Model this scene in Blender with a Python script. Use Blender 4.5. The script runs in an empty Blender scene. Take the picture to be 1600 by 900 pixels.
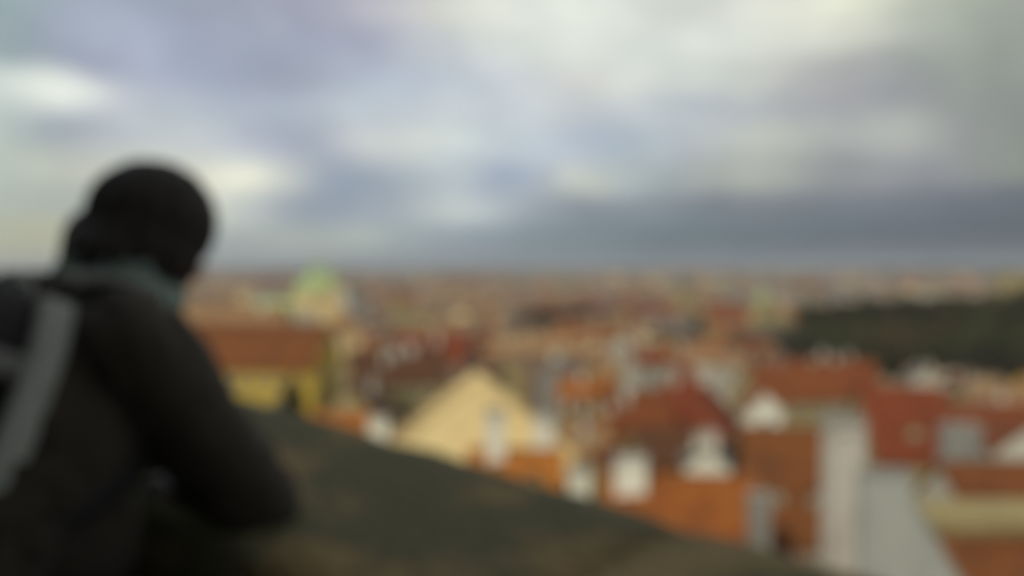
import bpy, bmesh, math, random
from mathutils import Vector, Matrix, noise
R = math.radians
random.seed(7)
S = bpy.context.scene
COL = S.collection

# ------------------------------------------------------------------ camera
cam = bpy.data.cameras.new('camera')
cam_ob = bpy.data.objects.new('camera', cam)
COL.objects.link(cam_ob)
S.camera = cam_ob
cam.lens = 30.0
cam.clip_start = 0.05
cam.clip_end = 60000
CAMZ = 1.4
cam_ob.location = (0, 0, CAMZ)
cam_ob.rotation_euler = (R(90 - 1.29), 0, 0)
# the photograph is focused far too near: everything in it is softly out of focus
cam.dof.use_dof = True
cam.dof.focus_distance = 0.10
cam.dof.aperture_fstop = 10.2

# ------------------------------------------------------------------ node helpers
def nd(nt, typ, **kw):
    n = nt.nodes.new(typ)
    for k, v in kw.items():
        setattr(n, k, v)
    return n

def setv(nt, sock, v):
    if isinstance(v, bpy.types.NodeSocket):
        nt.links.new(v, sock)
    else:
        sock.default_value = v

def mth(nt, op, a, b=0.0, c=0.0):
    n = nd(nt, 'ShaderNodeMath', operation=op)
    setv(nt, n.inputs[0], a)
    setv(nt, n.inputs[1], b)
    setv(nt, n.inputs[2], c)
    return n.outputs[0]

def mixc(nt, f, a, b, bt='MIX'):
    n = nd(nt, 'ShaderNodeMix', data_type='RGBA', blend_type=bt)
    setv(nt, n.inputs[0], f)
    setv(nt, n.inputs[6], a)
    setv(nt, n.inputs[7], b)
    return n.outputs[2]

def smooth(nt, v, lo, hi, a=0.0, b=1.0):
    n = nd(nt, 'ShaderNodeMapRange', interpolation_type='SMOOTHSTEP')
    setv(nt, n.inputs[0], v)
    n.inputs[1].default_value = lo
    n.inputs[2].default_value = hi
    n.inputs[3].default_value = a
    n.inputs[4].default_value = b
    return n.outputs[0]

def lin(c):
    c = c / 255.0
    return c / 12.92 if c <= 0.04045 else ((c + 0.055) / 1.055) ** 2.4

def rgb(r, g, b):
    return (lin(r), lin(g), lin(b), 1.0)

# ------------------------------------------------------------------ world: broken cloud over a pale winter sky
SUN_EL, SUN_AZ = 34.0, 212.0      # degrees; azimuth clockwise from +Y, behind and left of the camera
W = bpy.data.worlds.new('World')
S.world = W
W.use_nodes = True
nt = W.node_tree
nt.nodes.clear()
out = nd(nt, 'ShaderNodeOutputWorld')
bg = nd(nt, 'ShaderNodeBackground')
nt.links.new(bg.outputs[0], out.inputs[0])
sky = nd(nt, 'ShaderNodeTexSky', sky_type='NISHITA', sun_disc=False,
         sun_elevation=R(SUN_EL), sun_rotation=R(SUN_AZ))
tc = nd(nt, 'ShaderNodeTexCoord')
nrm = nd(nt, 'ShaderNodeVectorMath', operation='NORMALIZE')
nt.links.new(tc.outputs['Generated'], nrm.inputs[0])
sx = nd(nt, 'ShaderNodeSeparateXYZ')
nt.links.new(nrm.outputs[0], sx.inputs[0])
az = mth(nt, 'MULTIPLY', mth(nt, 'ARCTAN2', sx.outputs[0], sx.outputs[1]), 180 / math.pi)
el = mth(nt, 'MULTIPLY', mth(nt, 'ARCSINE', sx.outputs[2]), 180 / math.pi)
# wind-torn edges: the azimuth/elevation are stirred by noise that is flattened towards the horizon
mp = nd(nt, 'ShaderNodeMapping')
mp.inputs['Scale'].default_value = (5.0, 5.0, 10.0)
nt.links.new(nrm.outputs[0], mp.inputs[0])
nz = nd(nt, 'ShaderNodeTexNoise')
nz.inputs['Scale'].default_value = 1.7
nz.inputs['Detail'].default_value = 6
nz.inputs['Roughness'].default_value = 0.6
nt.links.new(mp.outputs[0], nz.inputs['Vector'])
sc_ = nd(nt, 'ShaderNodeSeparateColor')
nt.links.new(nz.outputs['Color'], sc_.inputs[0])
azw = mth(nt, 'ADD', az, mth(nt, 'MULTIPLY', mth(nt, 'SUBTRACT', sc_.outputs[0], 0.5), 3.6))
elw = mth(nt, 'ADD', el, mth(nt, 'MULTIPLY', mth(nt, 'SUBTRACT', sc_.outputs[1], 0.5), 1.8))
SKY = [  # elevation row (as photo row), colours every 100 px
 (5,   [(160,178,180),(163,174,184),(170,178,192),(168,175,188),(170,174,188),(172,174,188),(195,194,200),(215,216,208),(228,231,221),(228,232,222),(224,227,218),(216,219,210),(224,225,214),(232,234,214),(212,214,196),(184,187,170),(182,184,165)]),
 (60,  [(160,176,178),(163,172,186),(174,182,198),(172,179,196),(168,175,190),(166,172,188),(178,182,195),(202,207,208),(214,218,214),(222,226,218),(222,226,218),(218,222,214),(215,218,208),(218,220,206),(195,198,186),(168,174,162),(164,168,158)]),
 (115, [(160,175,178),(160,168,182),(172,179,196),(175,182,200),(168,175,190),(172,178,192),(185,194,206),(196,203,211),(205,210,213),(212,212,208),(216,219,213),(214,218,210),(196,198,192),(180,180,178),(170,172,168),(163,168,158),(158,163,153)]),
 (165, [(214,222,215),(232,236,228),(196,201,207),(190,197,206),(186,193,205),(190,198,206),(196,204,210),(203,209,212),(206,213,216),(203,208,209),(196,202,204),(186,192,196),(178,180,182),(170,170,172),(165,166,166),(160,164,156),(153,158,150)]),
 (215, [(190,200,195),(172,180,188),(196,202,206),(200,206,208),(182,188,200),(182,188,198),(214,217,213),(214,221,217),(200,209,214),(182,192,204),(184,194,202),(186,191,192),(196,199,190),(180,182,178),(182,184,178),(160,162,158),(148,152,144)]),
 (275, [(192,202,190),(204,206,192),(206,208,198),(214,214,202),(232,232,216),(172,180,190),(158,168,181),(184,192,198),(168,178,194),(200,204,196),(178,186,186),(172,176,172),(178,180,173),(158,158,158),(152,152,156),(148,149,150),(142,147,138)]),
 (325, [(184,192,182),(184,190,182),(190,196,190),(208,210,198),(186,192,192),(160,170,182),(164,173,184),(196,203,201),(178,186,192),(146,154,163),(134,143,153),(130,137,147),(121,127,136),(118,124,135),(114,120,131),(107,113,126),(102,109,120)]),
 (370, [(184,186,164),(186,187,164),(182,188,180),(178,186,184),(176,184,182),(182,190,184),(172,182,180),(150,162,172),(136,150,161),(122,139,149),(111,128,138),(103,120,131),(99,113,125),(95,107,121),(92,102,117),(90,100,114),(87,98,111)]),
 (412, [(190,190,165),(188,188,168),(180,184,172),(172,178,172),(164,172,172),(160,168,170),(148,158,164),(142,152,160),(128,141,149),(122,136,144),(112,126,136),(107,120,130),(102,112,123),(100,108,121),(97,106,119),(94,103,115),(92,101,113)]),
]
t_az = mth(nt, 'DIVIDE', mth(nt, 'ADD', azw, 33.0), 66.0)
acc = None
prev = None
GAIN = 1.0
for py, cols in reversed(SKY):
    cr = nd(nt, 'ShaderNodeValToRGB')
    cr.color_ramp.interpolation = 'CARDINAL'
    els = cr.color_ramp.elements
    while len(els) > 1:
        els.remove(els[-1])
    for i, c in enumerate(cols):
        a = math.degrees(math.atan((i * 100 - 800) / 1333.0))
        p = (a + 33.0) / 66.0
        e = els[0] if i == 0 else els.new(p)
        e.position = p
        e.color = tuple(v * GAIN for v in rgb(*c)[:3]) + (1,)
    nt.links.new(t_az, cr.inputs[0])
    e_row = math.degrees(math.atan((420 - py) / 1333.0 * 0.95))
    if acc is None:
        acc = cr.outputs[0]
    else:
        acc = mixc(nt, smooth(nt, elw, prev, e_row), acc, cr.outputs[0])
    prev = e_row
# the rest of the sky: the same broken cloud, bright grey with bluish hollows
n2 = nd(nt, 'ShaderNodeTexNoise')
n2.inputs['Scale'].default_value = 2.2
n2.inputs['Detail'].default_value = 5
nt.links.new(mp.outputs[0], n2.inputs['Vector'])
rest = mixc(nt, smooth(nt, n2.outputs[0], 0.35, 0.65), rgb(160, 168, 182), rgb(222, 224, 216))
side = smooth(nt, mth(nt, 'ABSOLUTE', az), 33.0, 60.0)
high = smooth(nt, el, 17.0, 32.0)
gm = nd(nt, 'ShaderNodeGamma'); gm.inputs[1].default_value = 1.2
nt.links.new(acc, gm.inputs[0])
acc = mixc(nt, 1.0, gm.outputs[0], (1.12, 1.12, 1.12, 1), 'MULTIPLY')
hsv = nd(nt, 'ShaderNodeHueSaturation'); hsv.inputs['Saturation'].default_value = 0.93
nt.links.new(acc, hsv.inputs['Color']); acc = hsv.outputs[0]
f_rest = mth(nt, 'MAXIMUM', side, high)
cl = mixc(nt, f_rest, acc, rest)
# finer mottling of the cloud
n3 = nd(nt, 'ShaderNodeTexNoise')
n3.inputs['Scale'].default_value = 3.4
n3.inputs['Detail'].default_value = 7
mp3 = nd(nt, 'ShaderNodeMapping'); mp3.inputs['Scale'].default_value = (3.0, 3.0, 4.5)
nt.links.new(nrm.outputs[0], mp3.inputs[0]); nt.links.new(mp3.outputs[0], n3.inputs['Vector'])
cl = mixc(nt, 1.0, cl, mixc(nt, smooth(nt, n3.outputs[0], 0.3, 0.7), (0.90, 0.905, 0.92, 1), (1.08, 1.075, 1.06, 1)), 'MULTIPLY')
skys = mixc(nt, 1.0, sky.outputs[0], (0.09, 0.09, 0.09, 1), 'MULTIPLY')
nt.links.new(mixc(nt, 0.94, skys, cl), bg.inputs[0])
bg.inputs[1].default_value = 1.0

# ------------------------------------------------------------------ sun through thin cloud
sd = bpy.data.lights.new('sun', 'SUN')
sd.energy = 2.2
sd.angle = R(3)
sd.color = (1.0, 0.92, 0.76)
so = bpy.data.objects.new('sun', sd)
COL.objects.link(so)
_a, _e = R(SUN_AZ), R(SUN_EL)
sdir = Vector((math.sin(_a) * math.cos(_e), math.cos(_a) * math.cos(_e), math.sin(_e)))
so.rotation_euler = sdir.to_track_quat('Z', 'Y').to_euler()
so.location = sdir * 50

# ------------------------------------------------------------------ exposure
S.view_settings.view_transform = 'Standard'
S.view_settings.look = 'None'
S.view_settings.exposure = 0.0
S.view_settings.gamma = 1.0
S.view_settings.use_curve_mapping = False

# ------------------------------------------------------------------ materials
MATS = {}
def mat(name, c, c2=None, scale=1.0, rough=0.85, bump=0.0, bscale=None, rand=0.12, rows=0.0, coord='Object', detail=5, spec=0.3, f=(0.4, 0.68)):
    if name in MATS:
        return MATS[name]
    m = bpy.data.materials.new(name)
    m.use_nodes = True
    t = m.node_tree
    b = t.nodes['Principled BSDF']
    b.inputs['Roughness'].default_value = rough
    b.inputs['Specular IOR Level'].default_value = spec
    tcn = nd(t, 'ShaderNodeTexCoord')
    co = tcn.outputs[coord]
    n = nd(t, 'ShaderNodeTexNoise')
    n.inputs['Scale'].default_value = scale
    n.inputs['Detail'].default_value = detail
    n.inputs['Roughness'].default_value = 0.6
    t.links.new(co, n.inputs['Vector'])
    c = tuple(c) + (1,)
    c2 = tuple(c2) + (1,) if c2 else tuple(v * 0.7 for v in c[:3]) + (1,)
    colr = mixc(t, smooth(t, n.outputs[0], *f), c, c2)
    n4 = nd(t, 'ShaderNodeTexNoise')
    n4.inputs['Scale'].default_value = scale * 9
    n4.inputs['Detail'].default_value = 3
    t.links.new(co, n4.inputs['Vector'])
    colr = mixc(t, 1.0, colr, mixc(t, n4.outputs[0], (0.8, 0.8, 0.8, 1), (1.2, 1.2, 1.2, 1)), 'MULTIPLY')
    if rand:
        oi = nd(t, 'ShaderNodeObjectInfo')
        v = mth(t, 'MULTIPLY_ADD', oi.outputs['Random'], 2 * rand, 1 - rand)
        hs = nd(t, 'ShaderNodeHueSaturation')
        t.links.new(v, hs.inputs['Value'])
        t.links.new(mth(t, 'MULTIPLY_ADD', oi.outputs['Random'], 0.010, 0.499), hs.inputs['Hue'])
        t.links.new(colr, hs.inputs['Color'])
        colr = hs.outputs[0]
    t.links.new(colr, b.inputs['Base Color'])
    h = None
    if rows:
        sz = nd(t, 'ShaderNodeSeparateXYZ')
        t.links.new(co, sz.inputs[0])
        h = mth(t, 'MULTIPLY', mth(t, 'FRACT', mth(t, 'DIVIDE', sz.outputs[2], rows)), 0.6)
    if bump:
        nb = nd(t, 'ShaderNodeTexNoise')
        nb.inputs['Scale'].default_value = bscale or scale * 6
        nb.inputs['Detail'].default_value = 6
        t.links.new(co, nb.inputs['Vector'])
        h = mth(t, 'ADD', nb.outputs[0], h if h is not None else 0.0)
        bp = nd(t, 'ShaderNodeBump')
        bp.inputs['Strength'].default_value = bump
        bp.inputs['Distance'].default_value = 0.05
        t.links.new(h, bp.inputs['Height'])
        t.links.new(bp.outputs[0], b.inputs['Normal'])
    MATS[name] = m
    return m

ROOF = {
 'orange': mat('roof_tile_orange', (.32, .10, .016), (.22, .068, .016), .5, .85, .5, 3, .14, .3),
 'red':    mat('roof_tile_red', (.20, .042, .013), (.13, .032, .012), .5, .85, .5, 3, .14, .3),
 'rust':   mat('roof_tile_rust', (.215, .057, .014), (.135, .042, .015), .5, .85, .5, 3, .14, .3),
 'deep':   mat('roof_tile_deep', (.165, .048, .013), (.11, .036, .013), .5, .85, .5, 3, .06, .3),
 'brown':  mat('roof_tile_brown', (.10, .036, .016), (.065, .03, .017), .5, .85, .5, 3, .14, .3),
 'tan':    mat('roof_tile_faded', (.30, .175, .085), (.21, .12, .06), .5, .85, .5, 3, .12, .3),
 'grey':   mat('roof_slate_grey', (.15, .14, .12), (.10, .095, .085), .5, .7, .4, 3, .12, .3),
 'copper': mat('copper_patina', (.38, .46, .20), (.30, .39, .19), .35, .7, .3, 2, .05),
}
WALL = {
 'render': mat('wall_bare_render', (.35, .355, .31), (.29, .295, .26), .5, .9, .3, 5, 0),
 'pinkish': mat('wall_pinkish_white', (.50, .46, .39), (.40, .355, .30), .5, .9, .3, 5, 0),
 'gable':  mat('plaster_pale_ochre', (.86, .69, .34), (.76, .60, .29), .35, .9, .2, 4, 0),
 'bright': mat('plaster_whitewash', (.74, .72, .60), (.60, .58, .48), .4, .9, .2, 4, .05),
 'cream':  mat('plaster_cream', (.68, .52, .26), (.60, .45, .23), .35, .9, .2, 4, .06),
 'yellow': mat('plaster_yellow', (.50, .35, .05), (.40, .28, .045), .4, .9, .2, 4, .06),
 'white':  mat('plaster_white', (.46, .43, .35), (.33, .31, .25), .4, .9, .2, 4, .08),
 'ochre':  mat('plaster_ochre', (.33, .26, .12), (.25, .195, .09), .4, .9, .2, 4, .08),
 'pink':   mat('plaster_pink', (.27, .17, .11), (.20, .13, .085), .4, .9, .2, 4, .08),
 'grey':   mat('plaster_grey', (.25, .24, .21), (.18, .175, .155), .4, .9, .2, 4, .08),
}
M_GLASS = mat('window_glass', (.03, .035, .04), (.05, .055, .06), .8, .12, 0, rand=.2, spec=.6)
M_FRAME = mat('window_frame_paint', (.55, .52, .45), None, 2, .6, 0)
M_BRICK = mat('chimney_plaster', (.62, .58, .48), (.42, .36, .28), .8, .9, .3, 6, .15)
M_CAP = mat('chimney_cap_stone', (.30, .28, .24), None, 2, .9, .2, 6)
M_STONE = mat('parapet_sandstone', (.255, .180, .080), (.112, .104, .054), 2.4, .92, .9, 34, .10, detail=9, f=(.44, .56))
M_STONED = mat('parapet_rubble', (.05, .048, .035), (.028, .028, .02), 3, .95, .9, 18, .12)
M_MORTAR = mat('mortar', (.04, .038, .03), None, 8, .95, .4, 30, 0)
M_LEAD = mat('gold_finial', (.6, .45, .12), None, 1, .4, 0, rand=0)
M_SETT = mat('terrace_setts', (.08, .078, .07), (.05, .05, .045), 5, .9, .7, 20, 0)
M_BARK = mat('bark', (.07, .055, .04), None, 2, .95, .4, 8)
M_LEAF = mat('leaves_evergreen', (.036, .034, .016), (.060, .050, .022), .25, .9, 0, rand=.25)
M_LEAF2 = mat('leaves_autumn', (.11, .075, .025), (.05, .05, .02), .25, .9, 0, rand=.3)

# ------------------------------------------------------------------ object helpers
def link(o):
    COL.objects.link(o)
    return o

def tag(o, label=None, cat=None, group=None, kind=None):
    if label: o['label'] = label
    if cat: o['category'] = cat
    if group: o['group'] = group
    if kind: o['kind'] = kind
    return o

def empty(name, loc, rz=0.0):
    o = bpy.data.objects.new(name, None)
    o.empty_display_size = 0.5
    o.location = loc
    o.rotation_euler = (0, 0, rz)
    return link(o)

class MB:
    def __init__(self):
        self.v = []; self.f = []; self.m = []
    def add(self, vs, fs, mi=0):
        b = len(self.v)
        self.v += [tuple(p) for p in vs]
        for f in fs:
            self.f.append([b + i for i in f]); self.m.append(mi)
        return self
    def box(self, c, s, mi=0, mat4=None):
        x, y, z = [k / 2 for k in s]
        vs = [Vector((c[0] + a * x, c[1] + b * y, c[2] + d * z)) for d in (-1, 1) for b in (-1, 1) for a in (-1, 1)]
        if mat4 is not None:
            vs = [mat4 @ p for p in vs]
        return self.add(vs, [(0, 2, 3, 1), (4, 5, 7, 6), (0, 1, 5, 4), (2, 6, 7, 3), (0, 4, 6, 2), (1, 3, 7, 5)], mi)
    def prism(self, prof, y0, y1, mi=0, axis='y'):
        """a closed outline in (x,z), pushed from y0 to y1"""
        n = len(prof)
        vs = [(p[0], y0, p[1]) for p in prof] + [(p[0], y1, p[1]) for p in prof]
        if axis == 'x':
            vs = [(v[1], v[0], v[2]) for v in vs]
        fs = [list(range(n)), list(range(2 * n - 1, n - 1, -1))]
        for i in range(n):
            j = (i + 1) % n
            fs.append((i, i + n, j + n, j))
        return self.add(vs, fs, mi)
    def lathe(self, prof, n=16, c=(0, 0, 0), mi=0, sq=None, rot=0.0):
        vs = []
        for r, z in prof:
            for i in range(n):
                a = 2 * math.pi * i / n + rot
                vs.append((c[0] + r * math.cos(a), c[1] + r * math.sin(a), c[2] + z))
        fs = []
        for k in range(len(prof) - 1):
            for i in range(n):
                j = (i + 1) % n
                fs.append((k * n + i, k * n + j, (k + 1) * n + j, (k + 1) * n + i))
        fs.append(tuple(range(n - 1, -1, -1)))
        fs.append(tuple(range((len(prof) - 1) * n, len(prof) * n)))
        return self.add(vs, fs, mi)
    def mesh(self, name, mats, smooth_=False):
        me = bpy.data.meshes.new(name)
        me.from_pydata(self.v, [], self.f)
        for m in (mats if isinstance(mats, (list, tuple)) else [mats]):
            me.materials.append(m)
        if any(self.m):
            me.polygons.foreach_set('material_index', self.m)
        bm = bmesh.new(); bm.from_mesh(me)
        bmesh.ops.recalc_face_normals(bm, faces=bm.faces)
        bm.to_mesh(me); bm.free()
        if smooth_:
            me.polygons.foreach_set('use_smooth', [True] * len(me.polygons))
        return me
    def build(self, name, mats, parent=None, smooth_=False, loc=None, rz=0.0):
        o = bpy.data.objects.new(name, self.mesh(name, mats, smooth_))
        link(o)
        if parent: o.parent = parent
        if loc is not None: o.location = loc
        if rz: o.rotation_euler = (0, 0, rz)
        return o

def put(name, me, parent, loc, rz=0.0, scale=None):
    o = bpy.data.objects.new(name, me)
    o.location = loc
    o.rotation_euler = (0, 0, rz)
    if scale: o.scale = scale
    if parent: o.parent = parent
    return link(o)

# camera geometry used to work out where things stand
PT = math.tan(R(1.29))
def at(px, py, D):
    """world point seen at photo pixel (px,py) at ground distance y = D"""
    a = R(1.29)
    x, z = (px - 800) / 1333.33, -(py - 450) / 1333.33
    y2 = math.cos(a) + z * math.sin(a)
    z2 = -math.sin(a) + z * math.cos(a)
    k = D / y2
    return Vector((x * k, D, CAMZ + z2 * k))
def proj(p):
    a = R(1.29)
    z = p[2] - CAMZ
    yy = p[1] * math.cos(a) - z * math.sin(a)
    zz = p[1] * math.sin(a) + z * math.cos(a)
    return 800 + p[0] / yy * 1333.33, 450 - zz / yy * 1333.33

# ------------------------------------------------------------------ the ramp with its parapet
UD = Vector((-0.7775, 0.629, 0)); WD = Vector((0.629, 0.7775, 0))
def wall_z(u, w):   # height of the coping surface
    p = UD * u + WD * w
    return CAMZ + (-0.538 - 0.0564 * p.x + 0.0456 * p.y) / 0.9977
def Q(u, w, z):     # point beside the parapet: along it, across it, height relative to the camera
    p = UD * u + WD * w
    return Vector((p.x, p.y, CAMZ + z))
SLOPE = wall_z(1, 1) - wall_z(0, 1)
PHI = math.atan2(UD.y, UD.x)

# ------------------------------------------------------------------ terrain
PROF = [(0, -13), (12, -17), (30, -24), (60, -32), (100, -39), (160, -47), (260, -55), (420, -61), (700, -66), (1500, -69), (3500, -62), (5500, -45), (7500, -22), (9500, 8), (12000, 30), (16000, 20)]
def lerp_prof(s):
    if s <= PROF[0][0]: return PROF[0][1]
    for (a, za), (b, zb) in zip(PROF, PROF[1:]):
        if s <= b:
            t = (s - a) / (b - a)
            return za + (zb - za) * t
    return PROF[-1][1]
def terr(x, y):
    s = x * WD.x + y * WD.y - 1.5
    d = math.hypot(x, y)
    z = lerp_prof(max(s, 0) if d < 60 else max(d * 0.9 - 1.5, 0) * 0.5 + max(s, 0) * 0.5)
    # wooded hill on the right
    h = math.exp(-(((x - 450) / 350.0) ** 2 + ((y - 575) / 195.0) ** 2) ** 1.2)
    z += 40 * h
    if d > 4000:
        k = min((d - 4000) / 4000, 1)
        z += k * (noise.noise(Vector((x / 2600, y / 2600, 3.1))) * 75)
    return z

def make_ground():
    v, f = [], []
    rs = [2, 6, 12, 20, 30, 42, 56, 72, 90, 110, 135, 165, 200, 240, 290, 350, 420, 480, 540, 600, 660, 720, 800, 900, 1050, 1250, 1500, 1900, 2400, 3000, 3700, 4400, 5200, 6000, 6800, 7600, 8400, 9200, 10000, 10800, 11600, 12500, 13500, 16000]
    NA = 90
    for r in rs:
        for i in range(NA + 1):
            a = R(-58 + 116 * i / NA) + 0.0
            # ring around the camera, clipped so that it starts beyond the parapet
            p = Vector((math.sin(a) * r, math.cos(a) * r, 0))
            w = p.dot(WD)
            if w < 1.6:
                p += WD * (1.6 - w)
            v.append((p.x, p.y, terr(p.x, p.y)))
    for k in range(len(rs) - 1):
        for i in range(NA):
            a = k * (NA + 1) + i
            f.append((a, a + 1, a + NA + 2, a + NA + 1))
    me = bpy.data.meshes.new('ground')
    me.from_pydata(v, [], f)
    me.polygons.foreach_set('use_smooth', [True] * len(me.polygons))
    me.materials.append(mat('city_ground', (.06, .05, .035), (.035, .036, .02), .02, .95, .3, .3, 0))
    o = bpy.data.objects.new('ground', me)
    return tag(link(o), kind='structure')
make_ground()

def ramp():
    mb = MB()
    pts = []
    for u in (-14, 14):
        for w in (-4.2, 0.80):
            p = UD * u + WD * w
            pts.append((p.x, p.y, wall_z(u, w) - 0.96))
    mb.add(pts, [(0, 2, 3, 1)])
    o = mb.build('ramp_pavement', M_SETT)
    tag(o, kind='structure')
ramp()

def parapet():
    root = empty('stone_parapet', Q(0, 1.1, -1.5), 0)
    tag(root, 'dark weathered stone parapet with a broad coping that the person leans on', 'parapet')
    inv = Matrix.Translation(-root.location)
    rng = random.Random(3)
    # coping stones, each one a slab with worn edges
    u = -5.0
    k = 0
    while u < 9:
        L = rng.uniform(1.0, 1.5)
        bm = bmesh.new()
        nu, nw = max(6, int(L / .07)), 10
        grid = []
        dz = rng.uniform(-.006, .006)
        for i in range(nu + 1):
            row = []
            for j in range(nw + 1):
                uu = u + .004 + (L - .008) * i / nu
                ww = .766 + .67 * j / nw
                e = min(i, nu - i) / 1.5
                e2 = min(j, nw - j) / 1.2
                z = wall_z(uu, ww) + dz
                z -= .012 * max(0, 1 - e) + .012 * max(0, 1 - e2)
                z += .018 + .005 * noise.noise(Vector((uu * 4, ww * 4, 0))) + .005 * noise.noise(Vector((uu * 15, ww * 15, 5)))
                wj = ww + (.012 * noise.noise(Vector((uu * 6, 9, j))) if j in (0, nw) else 0)
                p = UD * uu + WD * wj
                row.append(bm.verts.new(inv @ Vector((p.x, p.y, z))))
            grid.append(row)
        for i in range(nu):
            for j in range(nw):
                bm.faces.new((grid[i][j], grid[i + 1][j], grid[i + 1][j + 1], grid[i][j + 1])).smooth = True
        geom = bmesh.ops.extrude_face_region(bm, geom=bm.faces[:])
        vs = [g for g in geom['geom'] if isinstance(g, bmesh.types.BMVert)]
        for q in vs:
            q.co.z -= .16
        bmesh.ops.recalc_face_normals(bm, faces=bm.faces)
        me = bpy.data.meshes.new('coping_stone'); bm.to_mesh(me); bm.free()
        me.materials.append(M_STONE)
        put('coping_stone', me, root, (0, 0, 0))
        u += L
        k += 1
    # body of the wall under the coping and the retaining wall below it
    mb = MB()
    vs = []
    for uu in (-5.0, 9.3):
        for ww, dzz in ((.80, -.155), (1.40, -.155), (1.40, -14.5), (.80, -14.5)):
            p = UD * uu + WD * ww
            vs.append(inv @ Vector((p.x, p.y, wall_z(uu, ww) + dzz)))
    mb.add(vs, [(0, 1, 2, 3), (7, 6, 5, 4), (0, 4, 5, 1), (1, 5, 6, 2), (2, 6, 7, 3), (3, 7, 4, 0)])
    mb.build('retaining_wall', M_MORTAR, root)
    # inner face: courses of rubble blocks standing proud of the mortar
    for row in range(3):
        u = -4.9 + .2 * row
        while u < 5:
            L = rng.uniform(.38, .62)
            mb = MB()
            p = UD * (u + L / 2) + WD * (.795 - rng.uniform(0, .012))
            z = wall_z(u + L / 2, .8) - .155 - .135 - row * .27
            m4 = inv @ Matrix.Translation(Vector((p.x, p.y, z))) @ Matrix.Rotation(PHI, 4, 'Z')
            h = .125
            l2 = L / 2 - .012
            sl = SLOPE * l2
            vv = []
            for (a, b) in ((-1, -1), (1, -1), (1, 1), (-1, 1)):
                vv.append(m4 @ Vector((a * l2, .0, b * h + a * sl)))
            for (a, b) in ((-1, -1), (1, -1), (1, 1), (-1, 1)):
                vv.append(m4 @ Vector((a * (l2 - .02), .035, b * (h - .018) + a * sl)))
            mb.add(vv, [(4, 5, 6, 7), (0, 1, 5, 4), (1, 2, 6, 5), (2, 3, 7, 6), (3, 0, 4, 7), (3, 2, 1, 0)])
            mb.build('stone_block', M_STONED, root)
            u += L
    return root
parapet()

def castle_wall():
    """the palace wall on the uphill side of the ramp: it keeps sun and half the sky off the parapet"""
    o = Q(0, -3.2, -1.5)
    root = empty('castle_wall', o)
    tag(root, 'high stone castle wall on the uphill side of the ramp behind the viewer', 'wall')
    def slab(name, u0, u1, w0, w1, z0, z1, m):
        vs = []
        for z in (z0, z1):
            for (u, w) in ((u0, w0), (u1, w0), (u1, w1), (u0, w1)):
                p = UD * u + WD * w
                vs.append(Vector((p.x, p.y, wall_z(u, .8) - .96 + z)) - o)
        mb = MB(); mb.add(vs, [(3, 2, 1, 0), (4, 5, 6, 7), (0, 1, 5, 4), (1, 2, 6, 5), (2, 3, 7, 6), (3, 0, 4, 7)])
        mb.build(name, m, root)
    slab('wall', -14, 14, -4.2, -3.2, -1, 8.5, M_STONED)
    slab('plinth', -14, 14, -3.2, -3.0, -.5, .7, M_STONE)
    slab('coping', -14, 14, -4.35, -3.05, 8.5, 8.75, M_STONE)
castle_wall()

# ------------------------------------------------------------------ houses
def win_mesh(w, h):
    mb = MB()
    t = .12
    # frame proud of the wall, pane set back; the wall lies on local y = 0 and outside is +y
    mb.box((-w / 2 + t / 2, .03, 0), (t, .12, h), 0)
    mb.box((w / 2 - t / 2, .03, 0), (t, .12, h), 0)
    mb.box((0, .03, h / 2 - t / 2), (w - 2 * t, .12, t), 0)
    mb.box((0, .05, -h / 2 + t / 2), (w - 2 * t, .18, t), 0)
    mb.box((0, .035, 0), (.07, .07, h - 2 * t), 0)
    mb.box((-w / 4, .012, 0), (w / 2 - t - .03, .02, h - 2 * t), 1)
    mb.box((w / 4, .012, 0), (w / 2 - t - .03, .02, h - 2 * t), 1)
    return mb.mesh('window', [M_FRAME, M_GLASS])
WIN = win_mesh(1.15, 1.7)
WIN_S = win_mesh(.8, 1.0)
def chimney_mesh(w, d, h, pots):
    mb = MB()
    mb.box((0, 0, h / 2 - .8), (w, d, h + 1.6), 0)
    mb.box((0, 0, h + .08), (w + .25, d + .25, .16), 1)
    mb.box((0, 0, h - .35), (w + .1, d + .1, .1), 1)
    for i in range(pots):
        x = (i - (pots - 1) / 2) * w / pots
        mb.lathe([(.14, h + .16), (.12, h + .55), (.15, h + .6)], 8, (x, 0, 0), 1)
    return mb.mesh('chimney', [M_BRICK, M_CAP])
CHIM = [chimney_mesh(.9, .7, 1.6, 1), chimney_mesh(1.6, .7, 1.9, 2), chimney_mesh(.7, .7, 2.2, 1)]
DORM = {}
def dormer_mesh(wk, rk):
    if (wk, rk) in DORM: return DORM[(wk, rk)]
    mb = MB()
    # little gabled box that comes out of the slope towards +y
    mb.prism([(-.8, -1.2), (.8, -1.2), (.8, .55), (0, 1.2), (-.8, .55)], -2.6, .0, 0)
    for s in (-1, 1):
        mb.prism([(0, 1.26), (s * 1.05, .41), (s * 1.05, .55), (0, 1.42)], -2.8, .25, 1)
    DORM[(wk, rk)] = mb.mesh('dormer', [WALL[wk], ROOF[rk]])
    return DORM[(wk, rk)]

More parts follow.
